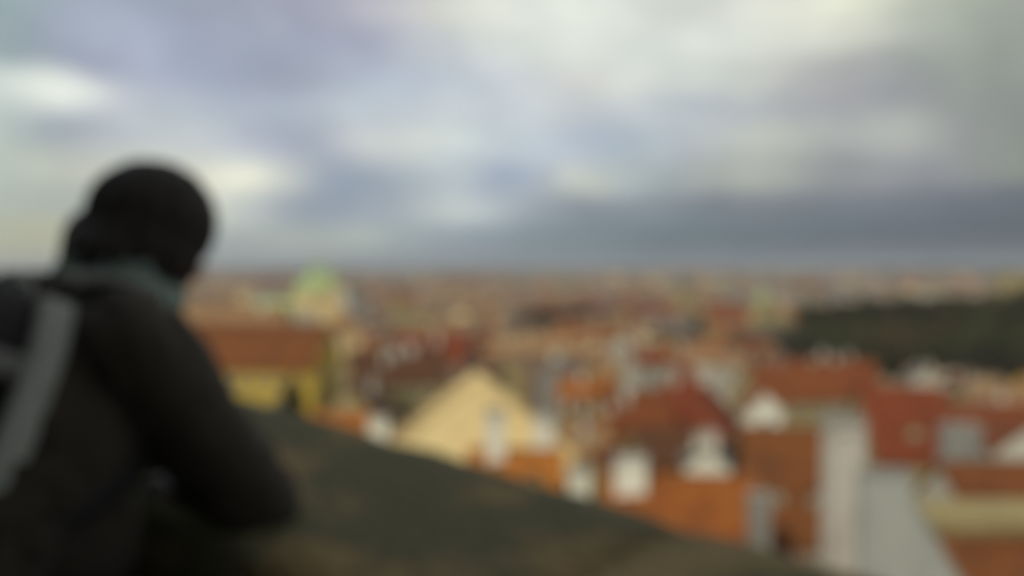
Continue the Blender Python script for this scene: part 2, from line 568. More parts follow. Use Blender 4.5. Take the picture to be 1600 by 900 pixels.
def house(name, loc, L, Wd, H, pitch, rz, wk, rk, hip=False, chim=2, dorm=0, winrows=2, seed=0, detail=True, wstep=2.9, gable_par=False, toeave=0.0):
    """loc: ground centre; ridge along local x; H: height of the eaves above loc"""
    rng = random.Random(seed)
    root = empty(name, loc, rz)
    tp = math.tan(R(pitch))
    rise = Wd / 2 * tp
    ov = .45
    mb = MB()
    if hip:
        mb.box((0, 0, H / 2 - 2), (L, Wd, H + 4), 0)
    else:
        mb.prism([(-Wd / 2, -4), (Wd / 2, -4), (Wd / 2, H), (0, H + rise - .02), (-Wd / 2, H)], -L / 2, L / 2, 0, axis='x')
    # moulded cornice under the eaves
    for s in (-1, 1):
        mb.box((0, s * (Wd / 2 + .12), H - .35), (L, .24, .35), 0)
    mb.build('wall', WALL[wk], root)
    mb = MB()
    th = .22
    if hip:
        a, b = L / 2 + ov, Wd / 2 + ov
        z0 = H - ov * tp
        ri = max(L / 2 - Wd / 2, .3)
        zt = H + rise + th
        vs = [(-a, -b, z0), (a, -b, z0), (a, b, z0), (-a, b, z0), (-a, -b, z0 + th), (a, -b, z0 + th), (a, b, z0 + th), (-a, b, z0 + th), (-ri, 0, zt), (ri, 0, zt)]
        mb.add(vs, [(3, 2, 1, 0), (0, 1, 5, 4), (1, 2, 6, 5), (2, 3, 7, 6), (3, 0, 4, 7), (4, 5, 9, 8), (6, 7, 8, 9), (5, 6, 9), (7, 4, 8)])
    else:
        e = L / 2 + (.25 if not gable_par else -.25)
        for s in (-1, 1):
            mb.prism([(s * (Wd / 2 + ov), H - ov * tp), (s * (Wd / 2 + ov), H - ov * tp + th), (0, H + rise + th), (0, H + rise)], -e, e, 0, axis='x')
        ri = L / 2
    roof = mb.build('roof', ROOF[rk], root)
    if detail:
        mb = MB()
        mb.prism([(-.16, 0), (.16, 0), (.1, .13), (-.1, .13)], -ri, ri, 0, axis='x')
        r_ = mb.build('ridge_tiles', ROOF[rk], roof, loc=(0, 0, H + rise + th - .05))
    if gable_par:
        for s in (-1, 1):
            mb = MB()
            for q in (-1, 1):
                mb.prism([(q * (Wd / 2 + .2), H - .35), (q * (Wd / 2 + .2), H + .1), (0, H + rise + .75), (0, H + rise + .1)], s * L / 2 - .3, s * L / 2 + .12, 0, axis='x')
            mb.build('gable_coping', WALL[wk], root)
    for i in range(chim):
        x = rng.uniform(-.4, .4) * (L if not hip else L * .5)
        y = rng.choice((-1, 1)) * rng.uniform(.05, .28) * Wd
        z = H + rise - abs(y) * tp + .3
        put('chimney', rng.choice(CHIM), root, (x, y, z), rng.choice((0, math.pi / 2)))
    # which sides can be seen
    view = Vector((-loc[0], -loc[1])).normalized()
    for s in (-1, 1):
        nrm_ = Vector((-math.sin(rz) * s, math.cos(rz) * s))
        if nrm_.dot(view) > .1:
            n = dorm
            for i in range(n):
                x = (i - (n - 1) / 2) * (L * .8 / max(n, 1))
                y = s * Wd * .36
                dz = H + rise - abs(y) * tp
                dd = put('dormer', dormer_mesh(wk, rk), root, (x, y, dz + .35), 0 if s > 0 else math.pi)
                if detail:
                    put('window', WIN_S, dd, (0, 0, -.15))
            if detail:
                k = max(1, int((L - 1.5) / wstep))
                for r_ in range(winrows):
                    z = H - 1.9 - r_ * 3.3
                    if z < 1: break
                    for i in range(k):
                        x = (i - (k - 1) / 2) * wstep
                        put('window', WIN, root, (x, s * Wd / 2, z), 0 if s > 0 else math.pi)
        ng = Vector((math.cos(rz) * s, math.sin(rz) * s))
        if ng.dot(view) > .1 and detail:
            k = max(1, int((Wd - 2) / wstep))
            rr = winrows
            for r_ in range(rr):
                z = H - 1.9 - r_ * 3.3
                if z < 1: break
                for i in range(k):
                    y = (i - (k - 1) / 2) * wstep
                    put('window', WIN, root, (s * L / 2, y, z), -math.pi / 2 if s > 0 else math.pi / 2)
            if not hip and rise > 4 and not gable_par:
                for q in (-1, 1):
                    put('window', WIN_S, root, (s * L / 2, q * Wd * .12, H + rise * .35), -math.pi / 2 if s > 0 else math.pi / 2)
    return root

OCC = []   # (x, y, radius, screen box) of the houses placed by hand
def feat(px, py, D, L, Wd, pitch, rot, wk, rk, label, cat='house', name='house', **kw):
    """a house whose ridge middle is seen at (px,py) from the terrace, D metres away"""
    p = at(px, py, D)
    g = terr(p.x, p.y)
    rise = Wd / 2 * math.tan(R(pitch))
    H = p.z - rise - g - .2
    o = house(name, (p.x, p.y, g), L, Wd, max(H, 3), pitch, R(rot), wk, rk, seed=int(px), **kw)
    tag(o, label, cat)
    # corners for the overlap and occlusion tests
    xs, ys = [], []
    c, s = math.cos(R(rot)), math.sin(R(rot))
    for a in (-L / 2, L / 2):
        for b in (-Wd / 2, Wd / 2):
            for z in (g + H * .35, p.z):
                zz = z if z < p.z else (p.z - rise if abs(b) > 0 else p.z)
                q = proj((p.x + a * c - b * s, p.y + a * s + b * c, zz))
                xs.append(q[0]); ys.append(q[1])
    OCC.append((p.x, p.y, L, Wd, R(rot), D, (min(xs), py, max(xs), max(ys))))
    return o, p, H, g

def chimney_at(name, px, py_top, D, wpx, dep, hgt, mk, label, rz=0.0, cap=True, pots=2):
    """a free standing stack seen as wpx pixels wide with its top at py_top"""
    p = at(px, py_top, D)
    w = wpx / 1333.0 * D
    hgt = p.z - min(terr(p.x, p.y), terr(p.x, p.y - 3)) + 1   # the stack runs down its house to the ground
    root = empty(name, (p.x, p.y, p.z - hgt), rz)
    mb = MB(); mb.box((0, 0, hgt / 2), (w, dep, hgt)); mb.build('shaft', WALL[mk], root)
    if cap:
        mb = MB()
        mb.box((0, 0, hgt + .09), (w + .28, dep + .28, .18)); mb.box((0, 0, hgt - .5), (w + .12, dep + .12, .14))
        mb.build('cap', M_CAP, root)
        for i in range(pots):
            mb = MB()
            mb.lathe([(.16, 0), (.13, .5), (.17, .56)], 10)
            mb.build('chimney_pot', M_CAP, root, loc=((i - (pots - 1) / 2) * w / max(pots, 1), 0, hgt + .18))
    tag(root, label, 'chimney')
    return root

PI = math.pi
# --- left: long yellow palace with red roof
feat(395, 506, 130, 23, 14, 40, -3, 'yellow', 'deep', 'long yellow palace with rust red roof right of the person shoulder', 'palace', 'palace', hip=False, chim=0, dorm=0, winrows=3)
feat(350, 478, 178, 26, 13, 34, 6, 'ochre', 'tan', 'long house with faded orange roof behind the yellow palace', chim=1, winrows=1)
feat(528, 644, 104, 7.5, 8, 38, 4, 'ochre', 'orange', 'low house with bright orange roof just above the parapet left of the cream gable', chim=0, winrows=1)
chimney_at('chimney', 592, 652, 98, 30, 1.4, 9, 'bright', 'short whitish chimney stack at the left foot of the cream gable')
# --- centre: the big cream gable
feat(745, 590, 90, 5, 20.4, 36, 92.6, 'gable', 'rust', 'large cream gabled house in the centre with its plain gable to the viewer', chim=0, gable_par=True, winrows=0)
feat(806, 702, 80, 8.6, 9, 42, -4, 'ochre', 'orange', 'small orange roofed house in front of the cream gable', dorm=2, chim=0, winrows=1)
chimney_at('chimney', 774, 645, 79.6, 28, 1.2, 7, 'bright', 'tall pale chimney rising before the right half of the cream gable')
chimney_at('chimney', 848, 650, 88, 32, 1.2, 7, 'bright', 'wide pale chimney at the right slope of the cream gable')
chimney_at('chimney', 905, 735, 74, 32, 1.2, 8, 'bright', 'pale chimney just above the parapet right of the orange roofs')
feat(895, 668, 100, 8, 8, 42, 20, 'ochre', 'tan', 'narrow ochre house with faded roof right of the cream gable', chim=2)
feat(938, 700, 88, 7, 7, 45, 70, 'ochre', 'rust', 'narrow rust roofed house between two pale chimneys', chim=0)
# --- behind the gable
feat(618, 545, 152, 17, 12, 40, 20, 'ochre', 'brown', 'dark brown roofed house behind the left slope of the cream gable', chim=3)
feat(680, 520, 175, 16, 12, 40, -15, 'pink', 'red', 'dull red roofed house above the left slope of the cream gable', chim=3)
feat(560, 600, 125, 8, 10, 42, 80, 'ochre', 'brown', 'tan house with brown roof left of the cream gable apex', chim=2)
feat(535, 482, 205, 9, 9, 48, 10, 'cream', 'tan', 'tall beige tower like house right of the yellow palace', hip=True, chim=0, winrows=6)
feat(797, 560, 185, 6, 6.5, 40, 84, 'ochre', 'tan', 'small pale ochre gabled house behind the cream gable apex', chim=0)
feat(872, 562, 190, 10, 8, 40, 75, 'grey', 'grey', 'greyish white gabled house right of the cream apex', chim=2)
feat(915, 588, 165, 10, 9, 40, -8, 'pink', 'orange', 'small vivid orange roof in the middle of the old town', chim=2)
feat(840, 525, 250, 26, 12, 36, 4, 'pink', 'tan', 'long pinkish roof in the old town behind the cream apex', chim=4)
feat(960, 560, 230, 14, 11, 40, 30, 'ochre', 'tan', 'ochre house with faded roof right of the vivid orange roof', chim=2)
feat(905, 630, 138, 10, 9, 42, 70, 'ochre', 'brown', 'brown roofed ochre house below the vivid orange roof', chim=2)
feat(925, 655, 118, 6.5, 6, 42, 15, 'white', 'orange', 'tiny white house with orange roof right of the brown roofed ochre house', chim=1)
feat(955, 640, 128, 7, 6, 44, 78, 'cream', 'rust', 'tiny cream gabled house left of the big steep red roof', chim=1)
feat(1012, 545, 215, 10, 7, 42, 20, 'white', 'red', 'small white house with red roof behind the big steep red roof', chim=2)
feat(970, 520, 275, 12, 8, 40, 80, 'white', 'rust', 'small white gabled house above the vivid orange roof to the right', chim=1)
# --- big red roofs centre right
feat(1070, 565, 135, 15, 19, 46, -18, 'white', 'red', 'big steep red roof in the right centre of the old town', hip=True, chim=3, dorm=0)
feat(985, 610, 122, 10, 10, 42, 15, 'ochre', 'rust', 'rust red roofed house at the left foot of the big steep red roof', chim=2)
feat(1120, 545, 195, 15, 9, 32, -30, 'white', 'tan', 'pale sloping roof behind the big steep red roof', chim=0)
feat(1190, 606, 104, 5, 3.9, 46, 84, 'bright', 'rust', 'small bright white gabled house right of the big steep red roof', chim=0, winrows=1)
feat(1235, 570, 150, 17, 12, 40, 12, 'ochre', 'rust', 'rust roofed house behind the small bright white gable', chim=3)
feat(1300, 562, 160, 15, 14, 42, -20, 'pink', 'rust', 'broad rust roofed house below the left end of the wooded hill', chim=3)
feat(1103, 694, 96, 6, 4.6, 34, 80, 'bright', 'grey', 'low white gabled house with grey roof above the long orange roof', chim=2, winrows=1)
feat(1040, 668, 104, 8, 8, 42, 10, 'ochre', 'brown', 'brown roofed house between the big red roof and the long orange roof', chim=0)
chimney_at('chimney', 985, 714, 69.1, 48, .9, 4.2, 'bright', 'bright white chimney block at the left end of the long orange roof', pots=0)
feat(1060, 742, 70, 12, 9, 38, -6, 'ochre', 'orange', 'long bright orange roof just above the parapet', chim=0, dorm=0, winrows=1)
feat(1234, 668, 72, 7.6, 14, 46, -12, 'pink', 'deep', 'steep rust roof with small dormers left of the tall white chimney wall', hip=False, chim=0, dorm=2, winrows=1)
chimney_at('chimney', 1186, 775, 60, 30, 1.0, 7, 'grey', 'small grey chimney on the steep rust roof by the parapet', pots=1)
# --- right foreground
chimney_at('chimney_wall', 1318, 660, 46, 54, 1.3, 19, 'pinkish', 'tall white chimney wall standing in front of the red roofs on the right', rz=.05, pots=3)
feat(1405, 605, 104, 9.5, 14, 46, -5, 'ochre', 'red', 'red roofed house behind the grey white fire wall', chim=0, dorm=1)
chimney_at('chimney', 1500, 668, 70, 56, 1.3, 9, 'grey', 'broad lilac grey chimney right of the red roofed house')
feat(1592, 652, 82, 6, 6, 38, 80, 'white', 'rust', 'pale house at the right edge of the picture above the brown roof', chim=0)
feat(1515, 630, 130, 20, 12, 40, -8, 'pink', 'rust', 'long rust roof right of the red roofed house', chim=3)
feat(1580, 600, 155, 18, 12, 36, 5, 'ochre', 'tan', 'faded tan roof below the wooded hill at the right edge', chim=3)
feat(1440, 572, 185, 8, 7, 42, 75, 'white', 'grey', 'small pale house at the foot of the wooded hill', chim=2)
feat(1570, 722, 56, 8.5, 7, 40, 4, 'white', 'deep', 'brown roofed house behind the long cream cornice at the right', chim=0, winrows=1)

def fire_wall():
    D = 34
    root = empty('fire_wall', at(1345, 900, D) + Vector((0, 0, -7)))
    o = root.location
    pts = [at(1348, 742, D), at(1425, 742, D), at(1428, 790, D), at(1496, 905, D), at(1530, 960, D), at(1530, 1150, D), at(1348, 1150, D)]
    mb = MB(); mb.prism([(p.x - o.x, p.z - o.z) for p in pts], 0, .6)
    mb.build('wall', WALL['render'], root)
    mb = MB()
    for a, b in ((0, 1), (2, 3), (3, 4)):
        A, B = pts[a], pts[b]
        d = (B - A).normalized(); n = Vector((-d.z, 0, d.x)) * (1 if d.x > 0 else -1)
        mb.prism([(A.x - o.x, A.z - o.z), (B.x - o.x, B.z - o.z), ((B + n * .14).x - o.x, (B + n * .14).z - o.z), ((A + n * .14).x - o.x, (A + n * .14).z - o.z)], -.12, .72)
    mb.build('coping', M_CAP, root)
    tag(root, 'bare grey white fire wall with a sloping edge beside the tall chimney wall', 'wall')
fire_wall()

def corner_house():
    """brown roof at the lower right corner with a pale cornice along its top"""
    D = 42
    a = at(1432, 800, D + 2); b = at(1720, 792, D + 2)
    root = empty('corner_house', ((a.x + b.x) / 2, D + 2, a.z - 14), 0)
    o = root.location
    L = b.x - a.x
    mb = MB(); mb.box((0, 1.2, 5.6), (L, 4.0, 16.4)); mb.build('wall', WALL['ochre'], root)
    mb = MB(); mb.box((0, -.9, 13.75), (L + .5, .9, .5)); mb.box((0, -.75, 13.3), (L + .2, .5, .4)); mb.build('cornice', WALL['ochre'], root)
    # slope falling towards the viewer from under the cornice
    mb = MB()
    mb.prism([(-1.0, 13.1), (-1.0, 12.85), (-9.0, 5.6), (-9.0, 5.85)], -L / 2, L / 2, 0, axis='x')
    roof = mb.build('roof', ROOF['deep'], root)
    mb = MB(); mb.prism([(-1.1, 12.7), (-8.8, 5.6), (-8.8, -4), (-1.1, -4)], -L / 2 + .3, L / 2 - .3, 0, axis='x'); mb.build('lower_wall', WALL['ochre'], root)
    for i in range(2):
        mb = MB(); mb.box((0, 0, 0), (.8, 1.0, .1)); q = mb.build('skylight', M_GLASS, roof, loc=(-2.6 + i * 3.3, -4.6, 9.95)); q.rotation_euler = (R(42), 0, 0)
    tag(root, 'brown roofed house with pale cornice filling the lower right corner', 'house')
    OCC.append((o.x, o.y - 3, L, 12, 0, D, (1430, 795, 1700, 1000)))
corner_house()

# --- domed church
def church():
    D = 380
    c = at(492, 460, D)
    g = terr(c.x, c.y)
    root = empty('domed_church', (c.x, c.y, g), R(15))
    k = D / 1333.0
    zb = c.z - g            # foot of the dome
    r = 31 * k
    mb = MB()
    mb.box((0, 0, (zb - 8) / 2 - 1), (30, 20, zb - 6))
    mb.box((-14, 0, (zb - 14) / 2), (22, 16, zb - 12))
    mb.build('nave', WALL['white'], root)
    mb = MB(); mb.prism([(-8.6, zb - 8), (8.6, zb - 8), (0, zb - 2)], -26, -9, 0, axis='x'); mb.build('nave_roof', ROOF['copper'], root)
    dr = MB(); dr.lathe([(r * .97, zb - 11), (r * .97, zb - 1), (r * 1.06, zb - .8), (r * 1.06, zb)], 24)
    d_ = dr.build('drum', WALL['cream'], root)
    for i in range(12):
        a = 2 * PI * i / 12
        put('window', win_mesh(1.6, 5) if i == 0 else None or WINT, d_, (r * .97 * math.cos(a), r * .97 * math.sin(a), zb - 6), a - PI / 2) if i else None
    mb = MB()
    prof = [(r * 1.0 * math.cos(R(t)), zb + r * 1.02 * math.sin(R(t))) for t in range(0, 76, 6)]
    mb.lathe(prof, 24); dome = mb.build('dome', ROOF['copper'], root, True)
    ztop = prof[-1][1]
    mb = MB()
    for i in range(12):
        a = 2 * PI * i / 12
        for (r0, z0), (r1, z1) in zip(prof, prof[1:]):
            p0 = Vector((r0 * math.cos(a), r0 * math.sin(a), z0)); p1 = Vector((r1 * math.cos(a), r1 * math.sin(a), z1))
            t = Vector((-math.sin(a), math.cos(a), 0)) * .22
            n = Vector((math.cos(a), math.sin(a), .3)) * .22
            mb.add([p0 - t, p0 + t, p1 + t, p1 - t, p0 - t + n, p0 + t + n, p1 + t + n, p1 - t + n], [(0, 1, 2, 3), (4, 5, 6, 7), (0, 4, 7, 3), (1, 5, 6, 2), (0, 1, 5, 4), (3, 2, 6, 7)])
    mb.build('dome_ribs', ROOF['copper'], dome)
    mb = MB(); mb.lathe([(1.9, ztop - .3), (1.9, ztop + 3), (2.3, ztop + 3.1), (2.1, ztop + 4), (.9, ztop + 5), (.25, ztop + 6.5), (.1, ztop + 8.5)], 12)
    mb.build('lantern', ROOF['copper'], root)
    mb = MB(); mb.box((0, 0, ztop + 9.3), (.2, .2, 2)); mb.box((0, 0, ztop + 9.6), (1, .2, .2)); mb.build('cross', M_LEAD, root)
    tag(root, 'baroque church with pale green copper dome left of the skyline centre', 'church')
    OCC.append((c.x, c.y, 40, 26, R(15), D, (440, 400, 545, 520)))
    # bell tower beside it
    c2 = at(515, 452, D - 22)
    g2 = terr(c2.x, c2.y)
    t = empty('bell_tower', (c2.x, c2.y, g2), R(15))
    h = c2.z - g2
    mb = MB(); mb.box((0, 0, h / 2 - 1), (7.6, 7.6, h + 2)); mb.box((0, 0, h - 6), (8.4, 8.4, .6)); mb.box((0, 0, h + .2), (8.8, 8.8, .7)); mb.build('shaft', WALL['cream'], t)
    mb = MB(); mb.lathe([(4.6, h + .55), (4.3, h + 2.2), (3.0, h + 3.6), (2.0, h + 4.2), (1.7, h + 6.2), (2.2, h + 6.6), (1.5, h + 8), (.3, h + 10), (.1, h + 12.5)], 16); mb.build('cupola', ROOF['copper'], t)
    for s in (-1, 1):
        put('window', WINT, t, (s * 1.6, -3.8, h - 3), PI)
        put('window', WINT, t, (-3.8, s * 1.6, h - 3), PI / 2)
    tag(t, 'slim cream bell tower with small green cupola beside the green dome', 'tower')
WINT = win_mesh(1.3, 3.6)
church()

# --- tall landmarks on the plain
def spire_church(px, py, D, wk, label, h=22, rk='grey', tw=7.0, cap=9):
    c = at(px, py, D)
    g = terr(c.x, c.y)
    t = empty('church_tower', (c.x, c.y, g), R(20))
    h = c.z - g - cap
    mb = MB(); mb.box((0, 0, h / 2 - 1), (tw, tw, h + 2)); mb.box((0, 0, h), (tw + 1, tw + 1, .8)); mb.build('shaft', WALL[wk], t)
    mb = MB(); mb.lathe([(tw * .66, h + .4), (tw * .4, h + cap * .35), (.15, h + cap)], 8, rot=PI / 8); mb.build('spire', ROOF[rk], t)
    mb = MB(); mb.prism([(-6, -2), (6, -2), (6, h * .45), (0, h * .45 + 7), (-6, h * .45)], tw / 2, 24, 0, axis='x'); mb.build('nave', WALL[wk], t)
    for z in (h - 3, h - 9):
        put('window', WINT, t, (0, -tw / 2, z), PI)
    tag(t, label, 'church tower')
    OCC.append((c.x, c.y, 30, 16, 0, D, (px - 12, py, px + 25, py + 25)))
spire_church(1070, 436, 900, 'ochre', 'broad ochre church tower on the far plain right of centre', tw=12)
spire_church(1192, 455, 700, 'ochre', 'ochre church tower with green cap left of the wooded hill', rk='copper', tw=11)
spire_church(1280, 450, 800, 'ochre', 'slim ochre church tower at the left end of the wooded hill')
spire_church(1392, 415, 2200, 'grey', 'far grey spire on the skyline above the wooded hill', tw=14, cap=26)
spire_church(626, 452, 700, 'ochre', 'low ochre church tower right of the green dome', rk='rust', tw=12)
feat(640, 476, 1000, 60, 24, 34, 8, 'yellow', 'tan', 'wide ochre yellow house on the plain right of the green dome', chim=2, detail=False)
feat(1135, 486, 860, 42, 30, 40, 5, 'ochre', 'red', 'broad deep red roof far off left of the wooded hill', chim=3, detail=False)
feat(1215, 496, 760, 30, 20, 40, -8, 'ochre', 'orange', 'orange roofed cream house left of the wooded hill', chim=2, detail=False)
feat(985, 472, 1150, 60, 22, 30, 4, 'cream', 'grey', 'wide pale building on the plain right of the dark tree belt', 'building', 'building', chim=2, detail=False)
for px, py, D, L, wk, lb in ((1480, 452, 1500, 110, 'white', 'long pale apartment slab above the middle of the wooded hill'),
                             (1330, 448, 1700, 100, 'grey', 'long greyish apartment slab above the left end of the wooded hill'),
                             (1590, 425, 1200, 55, 'ochre', 'tall pale building at the right edge of the skyline')):
    feat(px, py, D, L, 18, 12, 3, wk, 'grey', lb, 'building', 'apartment_block', chim=0, detail=False)

# ------------------------------------------------------------------ individual houses of the old town
RK = ['rust'] * 6 + ['red'] * 4 + ['orange'] * 3 + ['brown'] * 4 + ['tan'] * 3 + ['grey']
WK = ['cream'] * 4 + ['white'] * 4 + ['ochre'] * 5 + ['pink'] * 3 + ['grey'] * 2 + ['yellow']
def inside(x, y, pad=0):
    for ox, oy, L, Wd, rz, D, bx in OCC:
        dx, dy = x - ox, y - oy
        a = dx * math.cos(rz) + dy * math.sin(rz)
        b = -dx * math.sin(rz) + dy * math.cos(rz)
        if abs(a) < L / 2 + pad and abs(b) < Wd / 2 + pad:
            return True
    return False
def hides(x, y, ztop, half, D):
    for ox, oy, L, Wd, rz, D2, bx in OCC:
        if D < D2 - 2:
            p = proj((x, y, ztop)); r = half / D * 1333
            if p[0] + r > bx[0] and p[0] - r < bx[2] and p[1] < bx[3] - 4 and D2 < 900:
                if p[1] < bx[1] + (bx[3] - bx[1]) * .8:
                    return True
    return False
def parapet_line(px):
    return 630 + .294 * (px - 400)
REFS = [(395, 540, 'the long yellow palace'), (490, 440, 'the green dome'), (745, 620, 'the cream gable'), (915, 600, 'the vivid roof'),
        (1070, 610, 'the steep red roof'), (1192, 640, 'the white gable'), (1055, 780, 'the long orange roof'), (1320, 700, 'the chimney wall'),
        (1405, 650, 'the fire wall roof'), (1440, 560, 'the wooded hill'), (1135, 495, 'the deep red roof'), (1070, 450, 'the ochre tower'), (890, 500, 'the dark tree belt')]
RN = {'rust': 'rust red', 'red': 'dark red', 'orange': 'orange', 'deep':   mat('roof_tile_deep', (.165, .048, .013), (.11, .036, .013), .5, .85, .5, 3, .06, .3),
 'brown': 'brown', 'tan': 'faded tan', 'grey': 'grey'}
def where(px, py):
    best = min(REFS, key=lambda r: ((r[0] - px) ** 2 + (2 * (r[1] - py)) ** 2))
    dx, dy = px - best[0], py - best[1]
    if best[2] == 'the wooded hill': return ('below ' if dy > 0 else 'above ') + best[2]
    if abs(dx) < 28: return ('behind ' if dy < 0 else 'in front of ') + best[2]
    far = 'far ' if abs(dx) > 110 else ''
    return far + ('right' if dx > 0 else 'left') + (' and behind ' if dy < -25 else ' of ').replace(' and behind ', ' behind ') + best[2]
cand = []
rng = random.Random(21)
step = 15.5
D = 105
placed = []
# candidate plots on a street pattern that turns slowly across the town
for i in range(-54, 74):
    for j in range(1, 68):
        x = i * 13.2 + (j % 2) * 6 + rng.uniform(-2.3, 2.3)
        y = 100 + j * 12.8 + rng.uniform(-2.5, 2.5)
        if i % 5 == 0 or j % 4 == 0:   # streets
            if rng.random() < .75: continue
        cand.append((x, y))
cand.sort(key=lambda c: math.hypot(*c))
used = {}
N_IND = 288
far_list = []
for x, y in cand:
    d = math.hypot(x, y)
    a = math.degrees(math.atan2(x, y))
    if abs(a) > 37 or y < 108: continue
    g = terr(x, y)
    rz = noise.noise(Vector((x / 140, y / 140, 0))) * 1.6 + rng.choice((0, 0, PI / 2)) + rng.uniform(-.08, .08)
    L = rng.uniform(9.5, 16); Wd = rng.uniform(7, 10.5); H = rng.uniform(7, 13.5); pitch = rng.uniform(34, 46)
    if inside(x, y, 4): continue
    hill = math.exp(-(((x - 450) / 350.0) ** 2 + ((y - 575) / 195.0) ** 2) ** 1.2)
    if hill > .10 and x > .31 * y: continue
    zt = g + H + Wd / 2 * math.tan(R(pitch))
    px, py = proj((x, y, zt))
    if hides(x, y, zt, 8, y): continue
    if .012 < x / y < .116 and 800 < y < 1010: continue   # the tree belt
    hp = proj((x, y, g + H))
    if px > 60 and px > 330 and py > parapet_line(px) - 3: continue
    wk, rk = rng.choice(WK), rng.choice(RK)
    dn = noise.noise(Vector((x / 70, y / 70, 11)))
    if dn > .12: rk = rng.choice(('red', 'rust', 'rust', rk))
    elif dn < -.18: rk = rng.choice(('tan', 'brown', 'grey', rk)); wk = rng.choice(('cream', 'white', wk))
    elif py < 520 and rng.random() < .4: rk = 'tan'
    args = (x, y, g, L, Wd, H, pitch, rz, wk, rk, px, py)
    if len(placed) < N_IND and -40 < px < 1640:
        placed.append(args)
    else:
        far_list.append(args)
for (x, y, g, L, Wd, H, pitch, rz, wk, rk, px, py) in placed:
    hip = rng.random() < .25
    nch = rng.choice((1, 1, 2, 2, 3)); nd_ = rng.choice((0, 0, 1, 2, 3))
    near = y < 230
    o = house('house', (x, y, g), L, Wd, H, pitch, rz, wk, rk, hip=hip, chim=nch, dorm=nd_, winrows=2 if near else 1, seed=int(x * 7 + y), detail=near)
    ch = {0: 'no chimney', 1: 'one chimney', 2: 'two chimneys', 3: 'three chimneys'}[nch]
    lb = '%s house, %s %sroof, %s, %s' % (wk, RN[rk], 'hipped ' if hip else '', ch, where(px, py))
    if lb in used:
        lb = lb.replace(' house', (' low' if H < 10 else ' tall') + ' house', 1)
    if lb in used and nd_:
        lb = lb.replace(' roof', ' dormered roof', 1)
    if lb in used: lb = lb.replace(' house', ' slim house' if Wd < 8.7 else ' broad house', 1)
    used[lb] = used.get(lb, 0) + 1
    tag(o, lb, 'house', 'old town houses below the castle ramp')

# ------------------------------------------------------------------ the rest of the town and the far city: past counting
def mass(name, items, label):
    mb = MB()
    mats = [WALL[k] for k in ('cream', 'white', 'ochre', 'pink', 'grey', 'yellow')] + [ROOF[k] for k in ('rust', 'red', 'orange', 'brown', 'tan', 'grey')]
    wi = {k: i for i, k in enumerate(('cream', 'white', 'ochre', 'pink', 'grey', 'yellow'))}
    ri = {k: i + 6 for i, k in enumerate(('rust', 'red', 'orange', 'brown', 'tan', 'grey'))}
    for (x, y, g, L, Wd, H, pitch, rz, wk, rk) in items:
        c, s = math.cos(rz), math.sin(rz)
        def T(p):
            return (x + p[0] * c - p[1] * s, y + p[0] * s + p[1] * c, g + p[2])
        a, b = L / 2, Wd / 2
        rise = b * math.tan(R(pitch))
        vs = [(-a, -b, -3), (a, -b, -3), (a, b, -3), (-a, b, -3), (-a, -b, H), (a, -b, H), (a, b, H), (-a, b, H), (-a, 0, H + rise), (a, 0, H + rise)]
        mb.add([T(p) for p in vs], [(0, 1, 5, 4), (2, 3, 7, 6), (1, 2, 6, 9, 5), (3, 0, 4, 8, 7)], wi[wk])
        o = .4
        zz = H - o * math.tan(R(pitch))
        vs = [(-a - .2, -b - o, zz + .15), (a + .2, -b - o, zz + .15), (a + .2, 0, H + rise + .2), (-a - .2, 0, H + rise + .2), (a + .2, b + o, zz + .15), (-a - .2, b + o, zz + .15)]
        mb.add([T(p) for p in vs], [(0, 1, 2, 3), (3, 2, 4, 5)], ri[rk])
        if L < 25 and (int(x * 13) % 3):
            q = MB().box((a * .4, b * .3, H + rise * .9), (.9, .8, 2.6))
            mb.add([T(p) for p in q.v], q.f, wi['white'])
    o = mb.build(name, mats)
    tag(o, label, 'houses', kind='stuff')
mass('distant_houses', [t[:10] for t in far_list], 'crowded small roofs of the old town in the distance')
rng = random.Random(5)
items = []
for k in range(5200):
    d = 900 * (6.8 ** rng.random())
    a = R(rng.uniform(-38, 38))
    x, y = math.sin(a) * d, math.cos(a) * d
    if noise.noise(Vector((x / 500, y / 400, 7))) < -.28: continue
    if .012 < x / y < .116 and 800 < y < 1010: continue
    sz = 1 + d / 3500
    L = rng.uniform(14, 40) * sz; Wd = rng.uniform(11, 16) * sz; H = rng.uniform(10, 20) * (1.3 if rng.random() < .06 else 1)
    if rng.random() < .015: L *= .5; H *= 2
    rz = noise.noise(Vector((x / 600, y / 600, 0))) * 2 + rng.choice((0, PI / 2))
    dn = noise.noise(Vector((x / 330, y / 330, 5)))
    wk = rng.choice(('ochre', 'white', 'ochre', 'cream', 'grey', 'pink', 'grey')); rk = rng.choice(('rust', 'tan', 'tan', 'brown', 'grey', 'tan', 'tan'))
    if dn > .15: rk = rng.choice(('rust', 'red', 'rust', 'brown'))
    elif dn < -.15: wk = rng.choice(('white', 'cream', 'ochre')); rk = rng.choice(('tan', 'grey')); H *= 1.15
    items.append((x, y, terr(x, y), L, Wd, H, rng.uniform(15, 38), rz, wk, rk))
mass('far_city', items, 'pale hazy blocks of the far city towards the horizon')

